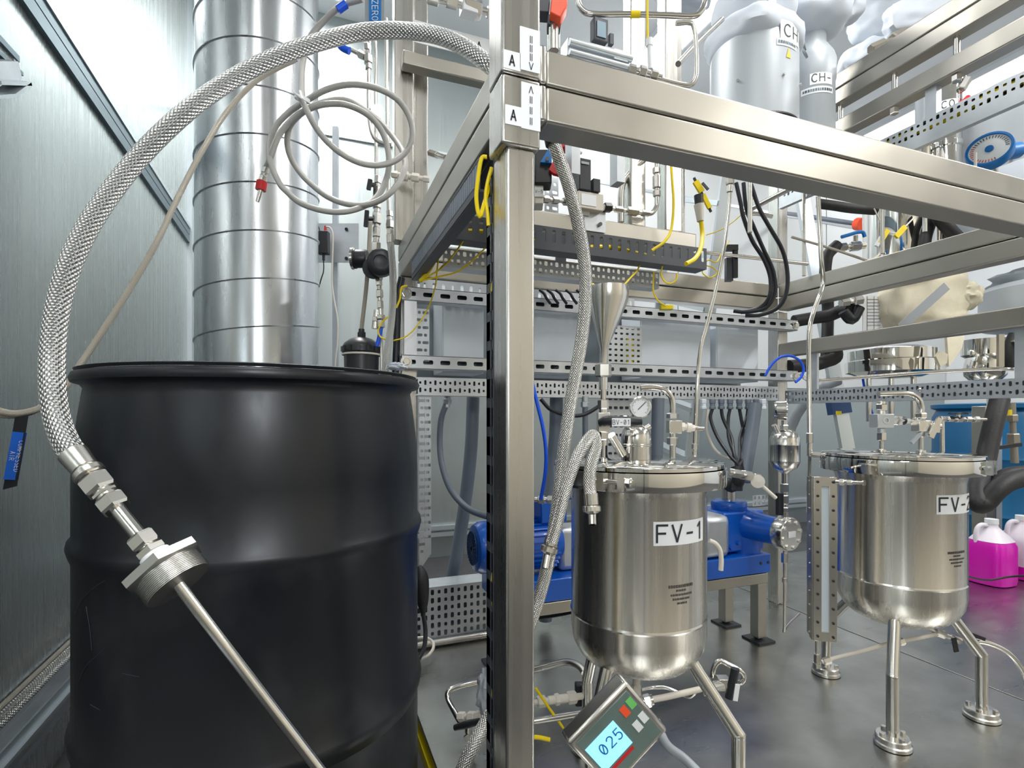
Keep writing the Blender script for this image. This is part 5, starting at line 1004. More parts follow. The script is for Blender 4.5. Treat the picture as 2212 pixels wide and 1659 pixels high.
# beige bag with strap
t = thing('insulation_bag', 'cream coloured insulation bag with a grey diagonal strap on the single beam', 'bag', P(1985, 710, 1.95))
c = P(1990, 652, 1.98); MB().blob(c, .145, .08, .105, .12, 11, 36, 22, 5, sq=.55, ax=((CR-CU*-.10).normalized(), DV, CU)).build('bag', 'beige', t)
MB().bar(P(1945, 708, 1.84), P(2045, 618, 1.84), .030, .003, up=DV).build('strap', 'strap', t)
MB().blob(P(2085, 640, 1.95), .055, .05, .050, .25, 3, 40, 24, 5).build('side_roll', 'beige', t)
MB().blob(P(1995, 600, 1.95), .14, .05, .022, .25, 6, 48, 18, 5).build('folded_edge', 'beige', t)
t = thing('insulation_flap', 'loose cream insulation flap hanging below the single middle beam', 'flap', P(2060, 790, 1.9))
MB().prism([P(2046, 728, 1.9), P(2084, 724, 1.9), P(2078, 752, 1.89), P(2050, 792, 1.88), P(2048, 760, 1.89)], DV*.012).build('flap', 'beige', t); MB().prism([P(2022, 770, 1.88), P(2032, 758, 1.88), P(2048, 765, 1.88), P(2046, 784, 1.88), P(2032, 792, 1.88)], DV*.012).build('flap', 'beige', t)
t = thing('paper_scale', 'white paper chart standing between the middle beams', 'chart', P(1884, 716, 2.0))
pb = bx(1864, 638, 1907, 716, 2.0, .003).build('sheet', 'tag', t); b = MB()
for k in range(9): bx(1873, 646+k*7, 1902, 646.7+k*7, 1.998, .001, b)
bx(1873, 640, 1873.8, 714, 1.998, .001, b); bx(1888, 640, 1888.6, 714, 1.998, .001, b); b.build('ruled_lines', 'inkf', pb)
rd('valve_cluster', 'dark cluster of fittings left of the paper chart', 'fitting', [(1822, 672, 2.0), (1840, 690, 2.0), (1856, 664, 2.0)], .02, 'cable')
tag(chain(MB(), P(1815, 655, 1.98), P(1862, 648, 1.98), [(1, .016, 'h'), (.5, .010, 'c'), (1, .018, 'h')]).build('fitting_run', 'fitting'), 'steel fitting run above the dark cluster', 'fitting')
t = thing('polished_pot', 'wide polished steel flange pot under the single middle beam', 'pot', P(1930, 800, 2.1))
cc = P(1925, 780, 2.15); cc.z = 0; zA, zB = P(1925, 806, 2.0).z, P(1925, 748, 2.0).z
MB().lathe([(0, zA-.01), (.10, zA-.005), (.14, zA+.01), (.158, zA+.014), (.158, zA+.058), (.15, zA+.062), (.15, zB), (.13, zB+.01), (0, zB+.02)], cc, n=56).build('body', 'mirror', t, ang=45)
for k in (-.09, .0, .09): MB().cyl(cc+CR*k+V(0, 0, CZ-.02), cc+CR*k+V(0, 0, zA), .010).build('leg', 'polish', t)
t = thing('polished_pot', 'smaller polished pot right of the wide one', 'pot', P(2125, 815, 2.0))
cc = P(2128, 790, 2.1); cc.z = 0; zA = P(2128, 818, 2.0).z
MB().lathe([(0, zA), (.05, zA+.002), (.066, zA+.02), (.068, zA+.05), (.06, zA+.09), (.075, zA+.10), (.075, zA+.16), (0, zA+.17)], cc, n=40).build('body', 'mirror', t)
rd('process_tube', 'long thin steel tube running above the right perforated tray', 'tube', [(1728, 806, 1.95), (1740, 818, 1.95), (1765, 822, 1.95), (1900, 812, 1.9), (2020, 803, 1.85), (2160, 797, 1.8), (2190, 797, 1.78), (2205, 788, 1.77), (2208, 770, 1.77), (2208, 725, 1.77)], .0062, 'polish')
tag(bx(2158, 722, 2170, 792, 1.78, .01).build('support_bracket', 'beam'), 'upright steel bracket below the single beam at right', 'bracket')
t = thing('lagged_valve', 'thick black lagged valve grip leaning below the single beam at the right edge', 'handle', P(2180, 790, 1.8))
MB().tube([P(2192, 722, 1.82), P(2184, 745, 1.82), P(2178, 770, 1.82), (P(2182, 795, 1.82))], lambda s: .020-.006*abs(s-.4), 14, 4).build('grip', 'rubber', t)
MB().hex(P(2190, 742, 1.80), P(2202, 730, 1.80), .011).build('nut', 'fitting', t)
rd('grey_duct_pipe', 'dark grey pipe slanting behind the right perforated tray', 'pipe', [(1690, 1266, 2.5), (1700, 960, 2.5), (1758, 846, 2.4), (1785, 832, 2.4), (1812, 822, 2.4)], .022, 'strap')
# lagged hoses at lower right
rd('lagged_pipe', 'dark foam lagged pipe leaning beside the FV-2 lid', 'pipe', [(2160, 862, 1.7), (2150, 900, 1.68), (2138, 950, 1.66), (2128, 1000, 1.64), (2122, 1030, 1.62)], .026, 'rubber', 16)
t = thing('lagged_hose', 'thick black lagged hose with an elbow at the right of FV-2', 'hose', P(2115, 1100, 1.5))
MB().tube([P(2120, 1015, 1.58), P(2112, 1050, 1.5), P(2110, 1078, 1.46), P(2116, 1090, 1.45), P(2130, 1084, 1.45), P(2150, 1062, 1.45), P(2178, 1042, 1.46), P(2215, 1032, 1.48), P(2260, 1028, 1.5)], .0245, 16, 6).build('hose', 'rubber', t)
rd('lagged_hose', 'black hose above the bent lagged hose at the right edge', 'hose', [(2145, 1048, 1.6), (2165, 1030, 1.6), (2190, 1022, 1.6), (2250, 1018, 1.6)], .020, 'rubber', 14)
t = thing('corner_post', 'steel upright of the neighbouring skid in front of the blue barrels', 'post', P(2155, 1300, 1.9))
q = P(2130, 1100, 2.5); MB().box(q.x, q.y, 0.088, q.x+.075, q.y+.06, CZ+.05).build('upright', 'beam', t, bevel=.003)
MB().box(q.x+.08, q.y, 0.088, q.x+.125, q.y+.04, CZ+.2).build('strut', 'galv', t)
chain(MB(), P(2185, 870, 1.95), P(2192, 1000, 1.95), [(1, .012, 'c'), (.6, .018, 'h'), (1, .010, 'c'), (1, .02, 'h'), (1.5, .012, 'c')]).build('fittings', 'brass', t)
MB().cyl(P(2176, 885, 1.93), P(2176, 897, 1.93), .013).build('yellow_cap', 'yelp', t)
MB().bar(P(2150, 968, 1.85), P(2205, 960, 1.85), .010, .012).build('black_clamp', 'black', t)
# blue barrels, jugs
def barrel(x, y, label):
    t = thing('barrel', label, 'barrel', (x, y, 0)); R = .29
    MB().lathe([(0, 0), (.27, 0), (R-.01, .03), (R, .08), (R, .28), (R+.008, .30), (R, .32), (R, .57), (R+.008, .59), (R, .61), (R, .80), (R-.02, .84), (R+.005, .85), (R+.005, .87), (R-.02, .875), (R-.03, .862), (0, .862)], (x, y, 0), n=56).build('body', 'barrel', t)
    MB().cyl((x+.1, y-.1, .862), (x+.1, y-.1, .885), .035).build('bung', 'black', t)
barrel(3.48, 1.74, 'blue plastic barrel behind the FV-2 lid on the right'); barrel(4.05, 1.45, 'blue plastic barrel at the right edge behind the pink jugs')
tag(MB().box(3.66, .90, DZ, 3.98, 1.12, .72).build('dark_cabinet', 'navy', bevel=.005), 'dark navy cabinet at the right edge in front of a blue barrel', 'cabinet')
def jug(u, v, t_, label, fill, body='milky'):
    p = P(u, v, t_); p.z = DZ+.002; t = thing('jug', label, 'jug', p); s_ = 1.0
    def sq(z, r, n=28, e=.55): return [(p+V(math.copysign(abs(math.cos(2*math.pi*i/n))**e, math.cos(2*math.pi*i/n))*r, math.copysign(abs(math.sin(2*math.pi*i/n))**e, math.sin(2*math.pi*i/n))*r, z)) for i in range(n)]
    def shell(rows, caps=True):
        b = MB(); n = 28; vs = []
        for z, r, e in rows: vs += sq(z, r, n, e)
        fs = [(i*n+j, i*n+(j+1) % n, (i+1)*n+(j+1) % n, (i+1)*n+j) for i in range(len(rows)-1) for j in range(n)]+[tuple(range(n-1, -1, -1)), tuple(range((len(rows)-1)*n, len(rows)*n))]
        return b.add(vs, fs)
    full = [(0, .060, .6), (.004, .072, .6), (.02, .074, .55), (.10, .075, .55), (.165, .075, .55), (.185, .068, .65), (.215, .048, .8), (.235, .030, 1), (.245, .0225, 1), (.258, .0225, 1)]
    k = fill; low = [r_ for r_ in full if r_[0] <= k]; up_ = [r_ for r_ in full if r_[0] > k]
    a_ = low[-1]; c_ = up_[0]; f = (k-a_[0])/(c_[0]-a_[0]); mid = (k, a_[1]+(c_[1]-a_[1])*f, .6)
    shell(low+[mid]).build('liquid_body', 'pink' if body == 'milky' else body, t)['label'] = 'part filled with magenta liquid'
    shell([(mid[0]+.0005, mid[1], .6)]+up_).build('shoulder', 'milky', t)
    MB().cyl(p+V(0, 0, .256), p+V(0, 0, .276), .024, n=24).build('cap', 'white', t)
    MB().tube([p-CR*.020+V(0, 0, .248), p-CR*.045+V(0, 0, .250), p-CR*.062+V(0, 0, .235), p-CR*.068+V(0, 0, .205), p-CR*.066+V(0, 0, .175)], .0095, 10, 5).build('handle', 'milky', t)
jug(2142, 1262, 2.30, 'clear jug of magenta liquid standing on the deck, nearer one', .185)
jug(2208, 1256, 2.38, 'clear jug mostly empty behind the magenta one at the right edge', .06)
rd('black_cable', 'black cable lying across in front of the pink jugs', 'cable', [(2085, 1243, 2.05), (2110, 1250, 2.05), (2140, 1253, 2.05), (2180, 1246, 2.05), (2240, 1242, 2.05)], .004, 'cable', 8)
# ladders beyond the skid
def ladder(name_label, a0, a1, b0, b1, n, clip=None):
    t = thing('step_ladder', name_label, 'ladder', V(a1.x, a1.y, 0))
    for p, q in ((a0, a1), (b0, b1)): MB().bar(p, q, .055, .025, up=DV).build('side_rail', 'trimL', t)
    for i in range(n):
        f = (i+.6)/n; MB().bar(a0.lerp(a1, f), b0.lerp(b1, f), .075, .022).build('tread', 'trimL', t)
    if clip: MB().bar(a0.lerp(a1, clip-.02), a0.lerp(a1, clip+.02), .08, .05, up=DV).build('blue_clip', 'navy', t)
fl = lambda u, v: PZ(u, v, .01)
ladder('aluminium step ladder leaning behind the rear enclosures', P(1572, 370, 2.5), PZ(1460, 1230, .01), P(1440, 360, 2.9), PZ(1400, 1190, .01), 8)
t = thing('step_ladder', 'aluminium ladder rail with a blue clip behind the rear right post', 'ladder', PZ(1850, 1190, 0))
a, b_ = P(1728, 400, 2.85), P(1838, 1030, 2.75); e_ = a.lerp(b_, 1.29); MB().bar(a, V(e_.x, e_.y, .095), .065, .03, up=DV).build('side_rail', 'trimL', t)
MB().bar(a.lerp(b_, .74), a.lerp(b_, .79), .10, .05, up=DV).build('blue_clip', 'navy', t); bx(1808, 888, 1818, 896, 2.68, .01).build('yellow_dot', 'yelp', t)
M['wglare'] = mat('rear_wall_glare_white', (.66, .69, .71), 0, .5)
# overexposed light on the metal rear wall, painted as flat white panels
for k, (x0, x1, z_) in enumerate(((.95, 2.35, 1.35), (2.36, 3.75, 1.02), (3.76, 5.19, 1.02))):
    o_ = MB().box(x0, 2.988, z_, x1, 2.9995, 2.94).build('wall_glare_panel', 'wglare', bpy.data.objects['wall_back'])
# ---- manifold items on and around the middle cross beam
t = thing('solenoid_valve', 'black solenoid box on a steel manifold block below the front beam', 'valve', PY(1278, 500, 1.17))
bxl(1252, 342, 1277, 410, 1.16, .05).build('coil_box', 'black', t, bevel=.002)
label_on(t, PY(1264, 352, 1.1585), V(1, 0, 0), CU, .022, .006, None, 0, m='strap')
bxl(1282, 386, 1297, 414, 1.16, .03).build('small_coil', 'black', t, bevel=.001)
bxl(1250, 415, 1304, 452, 1.165, .05).build('manifold_block', 'white2', t, bevel=.002)
bxl(1256, 420, 1288, 444, 1.1635, .001).build('label_plate', 'tag', t)
bxl(1262, 452, 1308, 500, 1.185, .004).build('mounting_plate', 'galv', t)
MB().cyl(PY(1297, 484, 1.184), PY(1297, 484, 1.178), .005).build('bolt', 'fitting', t)
label_on(t, PY(1266, 458, 1.182), V(1, 0, 0), CU, .020, .018, None, 0)
chain(MB(), PY(1303, 448, 1.18), PY(1402, 462, 1.18), [(.8, .010, 'h'), (.6, .005, 'c'), (1, .008, 'h'), (.5, .005, 'c'), (1.4, .011, 'h'), (.5, .006, 'c'), (1, .008, 'h')]).build('fitting_run', 'fitting', t)
MB().hex(PY(1304, 448, 1.18), PY(1320, 449, 1.18), .012).build('black_nut', 'black', t)
pz = lambda u, v: PY(u, v, 1.18)
MB().tube([pz(1395, 462), pz(1408, 460), pz(1417, 448), pz(1419, 430), pz(1419, 345)], .0062, 12, 6).build('bent_tube', 'polish', t)
chain(MB(), pz(1419, 425), pz(1418, 362), [(1, .010, 'h'), (.4, .006, 'c'), (1.8, .011, 'c'), (.4, .006, 'c'), (1, .010, 'h')]).build('tube_fitting', 'fitting', t)
rd('bent_tube', 'steel tube bending up behind the manifold block', 'tube', [(1341, 480, 1.42), (1341, 440, 1.42), (1343, 405, 1.42), (1355, 380, 1.42), (1385, 350, 1.42), (1410, 325, 1.42)], .0085, 'steel')
t = thing('manual_valve', 'black valve with red and blue arrow tabs behind the hanging hose', 'valve', P(1180, 440, 1.12))
bx(1155, 322, 1192, 396, 1.13, .04).build('body', 'black', t, bevel=.003)
MB().prism([P(1167, 350, 1.12), P(1192, 352, 1.12), P(1190, 312, 1.12)], DV*.01).build('blue_tab', 'lever', t); MB().cyl(P(1182, 343, 1.118), P(1182, 343, 1.112), .004).build('screw', 'fitting', t)
MB().prism([P(1186, 366, 1.12), P(1200, 336, 1.12), P(1212, 378, 1.12), P(1196, 374, 1.12)], DV*.012).build('red_tab', 'red', t); bx(1212, 306, 1226, 318, 1.15, .03).build('red_tab', 'red', t, bevel=.002)
bx(1155, 398, 1174, 440, 1.14, .04).build('block', 'white2', t, bevel=.002); label_on(t, P(1164, 414, 1.138), CR, CU, .018, .022, 'V-5', .009)
chain(MB(), P(1172, 430, 1.15), P(1230, 436, 1.2), [(1, .008, 'h'), (.5, .005, 'c'), (1, .008, 'h'), (1, .004, 'c'), (1, .009, 'h')]).build('fitting_run', 'fitting', t)
MB().cyl(P(1228, 318, 1.17), P(1256, 330, 1.19), .004).build('tube', 'tape', t)
t = thing('perforated_strip', 'upright perforated strip behind the red and blue tabs', 'strip', P(1190, 460, 1.2))
q = PY(1176, 456, 1.25); MB().perf(q, (1, 0, 0), (0, 0, 1), 2, 5, .020, .021, lambda i, j: (.0075, .0045) if (i+j) % 2 else (.004, .0045)).build('face', 'galv', t)
t = thing('perforated_strip', 'upright perforated strip above the front beam beside the post', 'strip', P(1190, 120, 1.2))
q = PY(1182, 108, 1.0); MB().perf(q, (1, 0, 0), (0, 0, 1), 2, 4, .015, .018, lambda i, j: (.0055, .0035) if (i+j) % 2 else (.003, .0035)).build('face', 'galv', t)
# above the front beam
t = thing('emergency_valve', 'orange-red handle on a dark valve at the top beside the post', 'valve', P(1200, 60, 1.0))
MB().prism([P(1188, 26, 1.0), P(1193, -20, 1.0), P(1226, -20, 1.0), P(1226, 10, 1.0), P(1211, 37, 1.0)], DV*.03).build('orange_handle', 'orange', t, bevel=.002)
MB().prism([P(1152, 14, 1.02), P(1150, -20, 1.02), P(1190, -20, 1.02), P(1186, 26, 1.02), P(1162, 24, 1.02)], DV*.03).build('dark_housing', 'wduct', t, bevel=.002)
bx(1183, 30, 1212, 52, 1.02, .03).build('lower_block', 'wduct', t, bevel=.002)
MB().cyl(P(1196, 50, 1.03), V(*P(1196, 50, 1.03).xy, P(1196, 110, 1.03).z), .010).build('stem', 'steel', t)
t = thing('display_unit', 'dark rectangular display unit on a stub above the front beam', 'display', PY(1300, 90, 1.0))
bxl(1284, 38, 1314, 88, 1.0, .02).build('case', 'wduct', t, bevel=.002); bxl(1290, 46, 1309, 80, .998, .002).build('glass', 'trim', t); bxl(1318, 72, 1326, 95, 1.0, .01).build('side_button', 'wduct', t)
t = thing('actuator_profile', 'pale aluminium extruded profile lying above the front beam', 'profile', PY(1300, 150, .98))
a, b_ = PY(1228, 97, .98), PY(1362, 132, .98); z_ = a.z
MB().box(a.x, .98, z_-.020, b_.x, 1.02, z_+.020).build('body', 'alu2', t, bevel=.004)
MB().cyl((a.x, .976, z_+.004), (b_.x, .976, z_+.004), .007, n=12).cyl((a.x, .976, z_-.016), (b_.x, .976, z_-.016), .006, n=12).build('rounded_rib', 'trimL', t)
bxl(1327, 108, 1356, 130, .974, .001).build('label_plate', 'tag', t)
for x in (a.x+.01, b_.x-.03): MB().box(x, .985, B1, x+.02, 1.015, z_-.02).build('foot', 'galv', t)
rd('process_tube', 'wide U-shaped steel tube with a yellow band at the top', 'tube', [(1246, -20, 1.15), (1250, 8, 1.15), (1262, 25, 1.15), (1285, 31, 1.15), (1360, 31, 1.155), (1440, 33, 1.16), (1495, 35, 1.16), (1513, 26, 1.16), (1522, 8, 1.16), (1525, -20, 1.16)], .0062, 'polish', 14)
tag(MB().cyl(P(1362, 31, 1.155), P(1382, 31, 1.155), .0072, n=14).build('yellow_band', 'yellow'), 'yellow band on the wide U-shaped tube', 'band')
rd('process_tube', 'steel tube turning along the front beam and up beside the CH vessel', 'tube', [(1460, 50, 1.05), (1490, 49, 1.05), (1499, 58, 1.05), (1503, 90, 1.05), (1505, 150, 1.05), (1500, 175, 1.05), (1485, 184, 1.05), (1440, 175, 1.045), (1390, 160, 1.04), (1362, 152, 1.04)], .0048, 'steel', 12)
tag(chain(MB(), P(1358, 148, 1.03), P(1430, 166, 1.04), [(1, .009, 'h'), (.4, .006, 'c'), (1, .011, 'h'), (.6, .006, 'c'), (1, .009, 'h'), (.6, .005, 'c')]).build('fitting_run', 'fitting'), 'run of steel fittings lying on the front beam', 'fitting')
rd('steel_rod', 'grey rod leaning from the front beam to the CH vessel', 'rod', [(1465, 138, 1.2), (1510, 90, 1.3), (1560, 42, 1.4)], .0065, 'steel')
tag(MB().cyl(P(1403, 88, 1.12), P(1405, 150, 1.12), .0055).cyl(P(1403, 84, 1.12), P(1403, 100, 1.12), .007).build('white_sleeve', 'tag'), 'white sleeve on the yellow cable above the front beam', 'sleeve')
for i, (v_, y_) in enumerate(((8, 2.7), (44, 2.7), (62, 2.75))):
    a, b_ = PY(1190, v_-8, y_), PY(1700, v_+90, y_); tag(MB().cyl((.3, y_, a.z-.05), (2.4, y_, a.z-.05), .028, n=14).build('ceiling_pipe', 'trimL'), '%s of the pale pipes running high along the rear wall' % ('upper', 'middle', 'lower')[i], 'pipe')
# upper left valve bank with sign
t = thing('sign', 'white strip sign reading ZERO AIR behind the big braided hose', 'sign', PY(960, 100, 1.49))
zs_ = PY(900, 62, 1.49).z; xA, xB = PY(893, 60, 1.49).x, .60
MB().box(xA, 1.490, zs_-.038, xB, 1.493, zs_+.024).build('board', 'tag', t)
for ch_, u_ in zip('ZEROAIR', (912, 936, 961, 989, 1035, 1060, 1080)): text(ch_, .042, plane_map(V(PY(u_, 60, 1.488).x, 1.4885, zs_-.007), V(1, 0, 0), V(0, 0, 1)), 'ink', t)
t = thing('valve_bank', 'row of pale valves and fittings above the ZERO AIR sign', 'valve', PY(960, 60, 1.45))
zv = zs_+.075; xx = xA-.01
chain(MB(), V(xA-.01, 1.46, zv), V(.56, 1.44, zv-.01), [(.8, .014, 'h'), (.5, .009, 'c'), (1, .018, 'h'), (.6, .010, 'c'), (1, .015, 'h'), (.5, .009, 'c'), (1.6, .026, 'h'), (.5, .010, 'c'), (1, .016, 'h'), (.6, .010, 'c'), (1, .018, 'h')]).build('fitting_row', 'fitting', t)
MB().box(.40, 1.43, zv-.03, .445, 1.47, zv+.05).build('valve_body', 'white', t, bevel=.003); MB().box(.31, 1.44, zv+.01, .345, 1.47, zv+.06).build('valve_body', 'white', t, bevel=.003)
MB().cyl((.422, 1.428, zv+.045), (.422, 1.428, zv+.09), .02).build('dark_knob', 'strap', t)
MB().box(.458, 1.42, zv+.035, .50, 1.43, zv+.045).build('blue_clip', 'bluehose', t)
t = thing('hanging_tag', 'dark grey tag with a blue sticker reading ZERO at the top', 'tag', P(805, 50, 1.3))
pl = bx(788, -25, 830, 47, 1.33, .003).build('tag_plate', 'strap', t); st = bx(797, -25, 823, 45, 1.328, .001).build('blue_sticker', 'lever', t)
text('ZERO', .0205, plane_map(P(810, 22, 1.3265), -CU, CR), 'tag', st)
tag(MB().tube([P(735, 98, 1.3), P(742, 104, 1.3), P(755, 110, 1.3)], .009, 10, 4).build('blue_tape', 'bluehose'), 'blue tape wrapped on the fitting left of the upper tubes', 'tape')
tag(MB().tube([P(730, 22, 1.255), P(738, 16, 1.255), P(748, 9, 1.255)], .0095, 10, 4).build('blue_tape', 'bluehose'), 'blue tape wrapped on the coiled hose at the top', 'tape')
# small fittings left of the left beam
t = thing('side_fittings', 'small steel fittings between the rear left post and the left beam', 'fitting', P(900, 390, 1.5))
chain(MB(), P(846, 376, 1.5), P(928, 388, 1.5), [(1, .010, 'h'), (.6, .007, 'c'), (1, .014, 'h'), (.5, .008, 'c'), (1.2, .012, 'h'), (.6, .007, 'c'), (1, .009, 'h')]).build('fitting_run', 'white2', t)
chain(MB(), P(928, 330, 1.55), P(962, 340, 1.5), [(1, .010, 'h'), (1, .007, 'c')]).build('fitting_run', 'fitting', t)
# ---- yellow cables
Y = [('yellow cable looping down in front of the rear frame near the post', [(1052, 339, .76), (1040, 343, .76), (1032, 390, .76), (1029, 430, .76), (1036, 468, .76), (1046, 440, .77), (1057, 402, .78)], .0030),
 ('yellow cable beside the loop next to the post', [(1062, 362, .77), (1052, 400, .77), (1049, 430, .77), (1053, 460, .77), (1055, 488, .77)], .0028),
 ('yellow cable swinging from the hanging duct to the left beam end', [(1047, 537, 1.22), (1015, 568, 1.24), (985, 588, 1.26), (950, 597, 1.28), (908, 607, 1.30)], .0020),
 ('straight yellow cable running from the duct to the left beam end', [(1002, 518, 1.2), (980, 550, 1.23), (955, 578, 1.26), (930, 594, 1.28), (908, 606, 1.30)], .0020),
 ('yellow cable hanging in a long arc across the perforated strip', [(948, 548, 1.27), (944, 585, 1.30), (940, 620, 1.36), (925, 665, 1.45), (900, 705, 1.45), (875, 728, 1.45), (850, 736, 1.45)], .0020),
 ('thick yellow cable end under the left beam', [(936, 568, 1.29), (928, 582, 1.30), (917, 597, 1.31), (908, 607, 1.32)], .0052),
 ('short yellow cable bend above the slotted channel left end', [(880, 617, 1.47), (867, 622, 1.47), (864, 645, 1.47), (856, 665, 1.47)], .0028),
 ('small yellow cable hook beside the slim braided hose', [(838, 684, 1.4), (824, 698, 1.4), (817, 715, 1.4), (822, 728, 1.4), (834, 733, 1.4)], .0022),
 ('yellow cable hanging from the front beam past the manifold', [(1398, -10, 1.12), (1399, 80, 1.12)], .0025),
 ('yellow cable dropping under the front beam onto the duct', [(1449, 345, 1.16), (1452, 390, 1.15), (1455, 440, 1.14), (1450, 495, 1.13), (1435, 522, 1.12), (1408, 541, 1.12)], .0030),
 ('thick yellow cable from the hanging plug to the end of the duct', [(1514, 476, 1.3), (1517, 505, 1.3), (1514, 535, 1.28), (1502, 558, 1.26), (1482, 570, 1.24)], .0052),
 ('thin yellow cable reaching the funnel rim', [(1384, 568, 1.4), (1376, 585, 1.38), (1362, 600, 1.36), (1346, 618, 1.34)], .0022),
 ('small yellow cable loop below the duct', [(1431, 575, 1.4), (1428, 592, 1.4), (1436, 608, 1.4), (1450, 612, 1.4), (1461, 603, 1.4), (1462, 590, 1.4)], .0020),
 ('yellow cable dropping to the slotted channel', [(1413, 586, 1.42), (1411, 610, 1.42), (1412, 632, 1.42), (1422, 650, 1.42), (1438, 661, 1.42)], .0020),
 ('curly yellow cable left of the slender tube', [(1575, 520, 1.7), (1560, 545, 1.6), (1548, 566, 1.55), (1530, 562, 1.55), (1524, 572, 1.55), (1540, 578, 1.55), (1549, 590, 1.55), (1534, 600, 1.55), (1518, 590, 1.55), (1520, 578, 1.55)], .0018),
 ('pale yellow cable crossing near the black cable bundle', [(1525, 508, 1.7), (1560, 495, 1.7), (1600, 465, 1.7), (1630, 425, 1.7)], .0016),
 ('short yellow cable lying by the foot of the post', [(1157, 1486, 1.05), (1185, 1528, 1.05), (1208, 1560, 1.05), (1224, 1585, 1.06)], .0028)]
for lb_, pts_, r_ in Y: rod('yellow_cable', lb_, 'cable', pts_, r_, 'yellow', 8)
t = thing('cable_plug', 'black plug with translucent sleeve hanging under the front beam', 'plug', P(1510, 476, 1.3))
MB().cyl(P(1509, 422, 1.3), P(1510, 442, 1.3), .011, .010).build('black_head', 'black', t); MB().cyl(P(1510, 442, 1.3), P(1513, 478, 1.3), .0125, .008, n=16).build('sleeve', 'white2', t)
t = thing('cable_marker', 'yellow marker rod with dark ends hanging behind the plug', 'marker', P(1520, 450, 1.35))
MB().bar(P(1502, 392, 1.36), P(1516, 415, 1.36), .014, .008, up=DV).bar(P(1518, 420, 1.36), P(1533, 450, 1.36), .010, .008, up=DV).build('yellow_sleeve', 'yellow', t); MB().bar(P(1499, 384, 1.36), P(1536, 458, 1.36), .005, .005, up=DV).build('core', 'black', t)
MB().bar(P(1517, 395, 1.35), P(1530, 410, 1.35), .006, .004, up=DV).build('tie_end', 'wduct', t)
tag(bx(1428, 658, 1455, 668, 1.42, .02).build('yellow_connector', 'yelp', bevel=.002), 'yellow connector lying on the upper slotted channel', 'connector')
tag(MB().blob(P(1276, 617, 1.32), .010, .01, .006, .2, 1).build('cable_connector', 'yellow'), 'yellow cap peeking out behind the funnel rim', 'cap')
# small dark instruments behind the slender tube
t = thing('instrument_cluster', 'dark small instruments standing on the rear beam', 'instrument', P(1580, 605, 1.75))
bx(1570, 556, 1584, 606, 1.75, .02).build('case', 'wduct', t); MB().cyl(P(1588, 530, 1.75), P(1588, 600, 1.75), .009).build('case', 'black', t); bx(1570, 528, 1595, 540, 1.74, .02).build('case', 'black', t)
# ---- floor piping, lower left and centre
t = thing('floor_pipe', 'steel pipe loop with a black needle valve handle at the foot of the post', 'pipe', P(1000, 1580, 1.15))
pd = 1.22
MB().tube([P(1075, 1460, 1.3), P(1030, 1473, 1.28), P(990, 1483, 1.26), (P(970, 1492, 1.25)), P(967, 1508, 1.24), P(980, 1535, 1.21), P(1000, 1572, 1.18)], .0062, 12, 6).build('bent_tube', 'polish', t)
chain(MB(), P(990, 1548, 1.18), P(1052, 1548, 1.15), [(1, .010, 'h'), (.4, .006, 'c'), (1, .011, 'h'), (1, .012, 'h'), (.6, .008, 'c')]).build('valve_body', 'white2', t)
MB().tube([P(983, 1572, 1.14), P(1005, 1566, 1.13), P(1036, 1558, 1.12)], lambda s: .008-.003*abs(s-.5), 10, 4).build('handle', 'black', t)
MB().cyl(P(1012, 1560, 1.14), P(1012, 1582, 1.14), .008).hex(P(1008, 1585, 1.14), P(1022, 1610, 1.13), .011).build('stem', 'fitting', t)
t = thing('plastic_wrap', 'white plastic wrap bunched behind the foot of the post', 'wrap', P(1050, 1540, 1.05))
MB().blob(P(1052, 1500, 1.15), .022, .02, .05, .35, 5, 32, 22).build('wrap', 'cloth', t)
rd('floor_pipe', 'steel pipe bending behind the left leg of the FV-1 tank', 'pipe', [(1130, 1452, 1.36), (1165, 1444, 1.35), (1205, 1433, 1.34), (1230, 1430, 1.33), (1250, 1438, 1.31), (1262, 1452, 1.29)], .0085, 'steel')
rd('floor_pipe', 'steel pipe running from the post towards the weighing display', 'pipe', [(1140, 1560, 1.05), (1190, 1552, 1.05), (1250, 1542, 1.04), (1300, 1534, 1.03)], .0065, 'steel')
tag(chain(MB(), P(1150, 1518, 1.12), P(1262, 1503, 1.15), [(.6, .006, 'c'), (1, .012, 'h'), (.3, .007, 'c'), (.8, .009, 'c'), (.6, .012, 'h'), (1, .009, 'c'), (1.1, .013, 'h'), (1, .007, 'c')]).build('fitting_run', 'white2'), 'run of tube fittings near the floor left of FV-1', 'fitting')
tag(bx(1243, 1480, 1262, 1528, 1.17, .02).build('black_clamp', 'black', bevel=.003), 'black clamp behind the left leg of FV-1', 'clamp')
tag(chain(MB(), P(1148, 1079, 1.22), P(1205, 1079, 1.2), [(1, .006, 'c'), (1, .010, 'h'), (.4, .006, 'c'), (1, .010, 'h'), (.5, .006, 'c')]).build('fitting_run', 'fitting'), 'short horizontal fitting run left of the FV-1 tank rim', 'fitting')
rd('process_tube', 'thin tube entering the FV-1 shell from the left', 'tube', [(1205, 1080, 1.2), (1225, 1076, 1.15), (1262, 1072, 1.05)], .0045, 'polish')
t = thing('cord_connector', 'black cord connector hanging at the right side of the drum', 'connector', P(910, 1340, 1.3))
MB().tube([P(905, 1222, 1.35), P(909, 1240, 1.35), P(910, 1262, 1.35), P(913, 1300, 1.35), P(914, 1330, 1.35)], lambda s: .006+.014*math.sin(min(1, s*1.05)*math.pi), 12, 5).build('moulded_body', 'rubber', t)
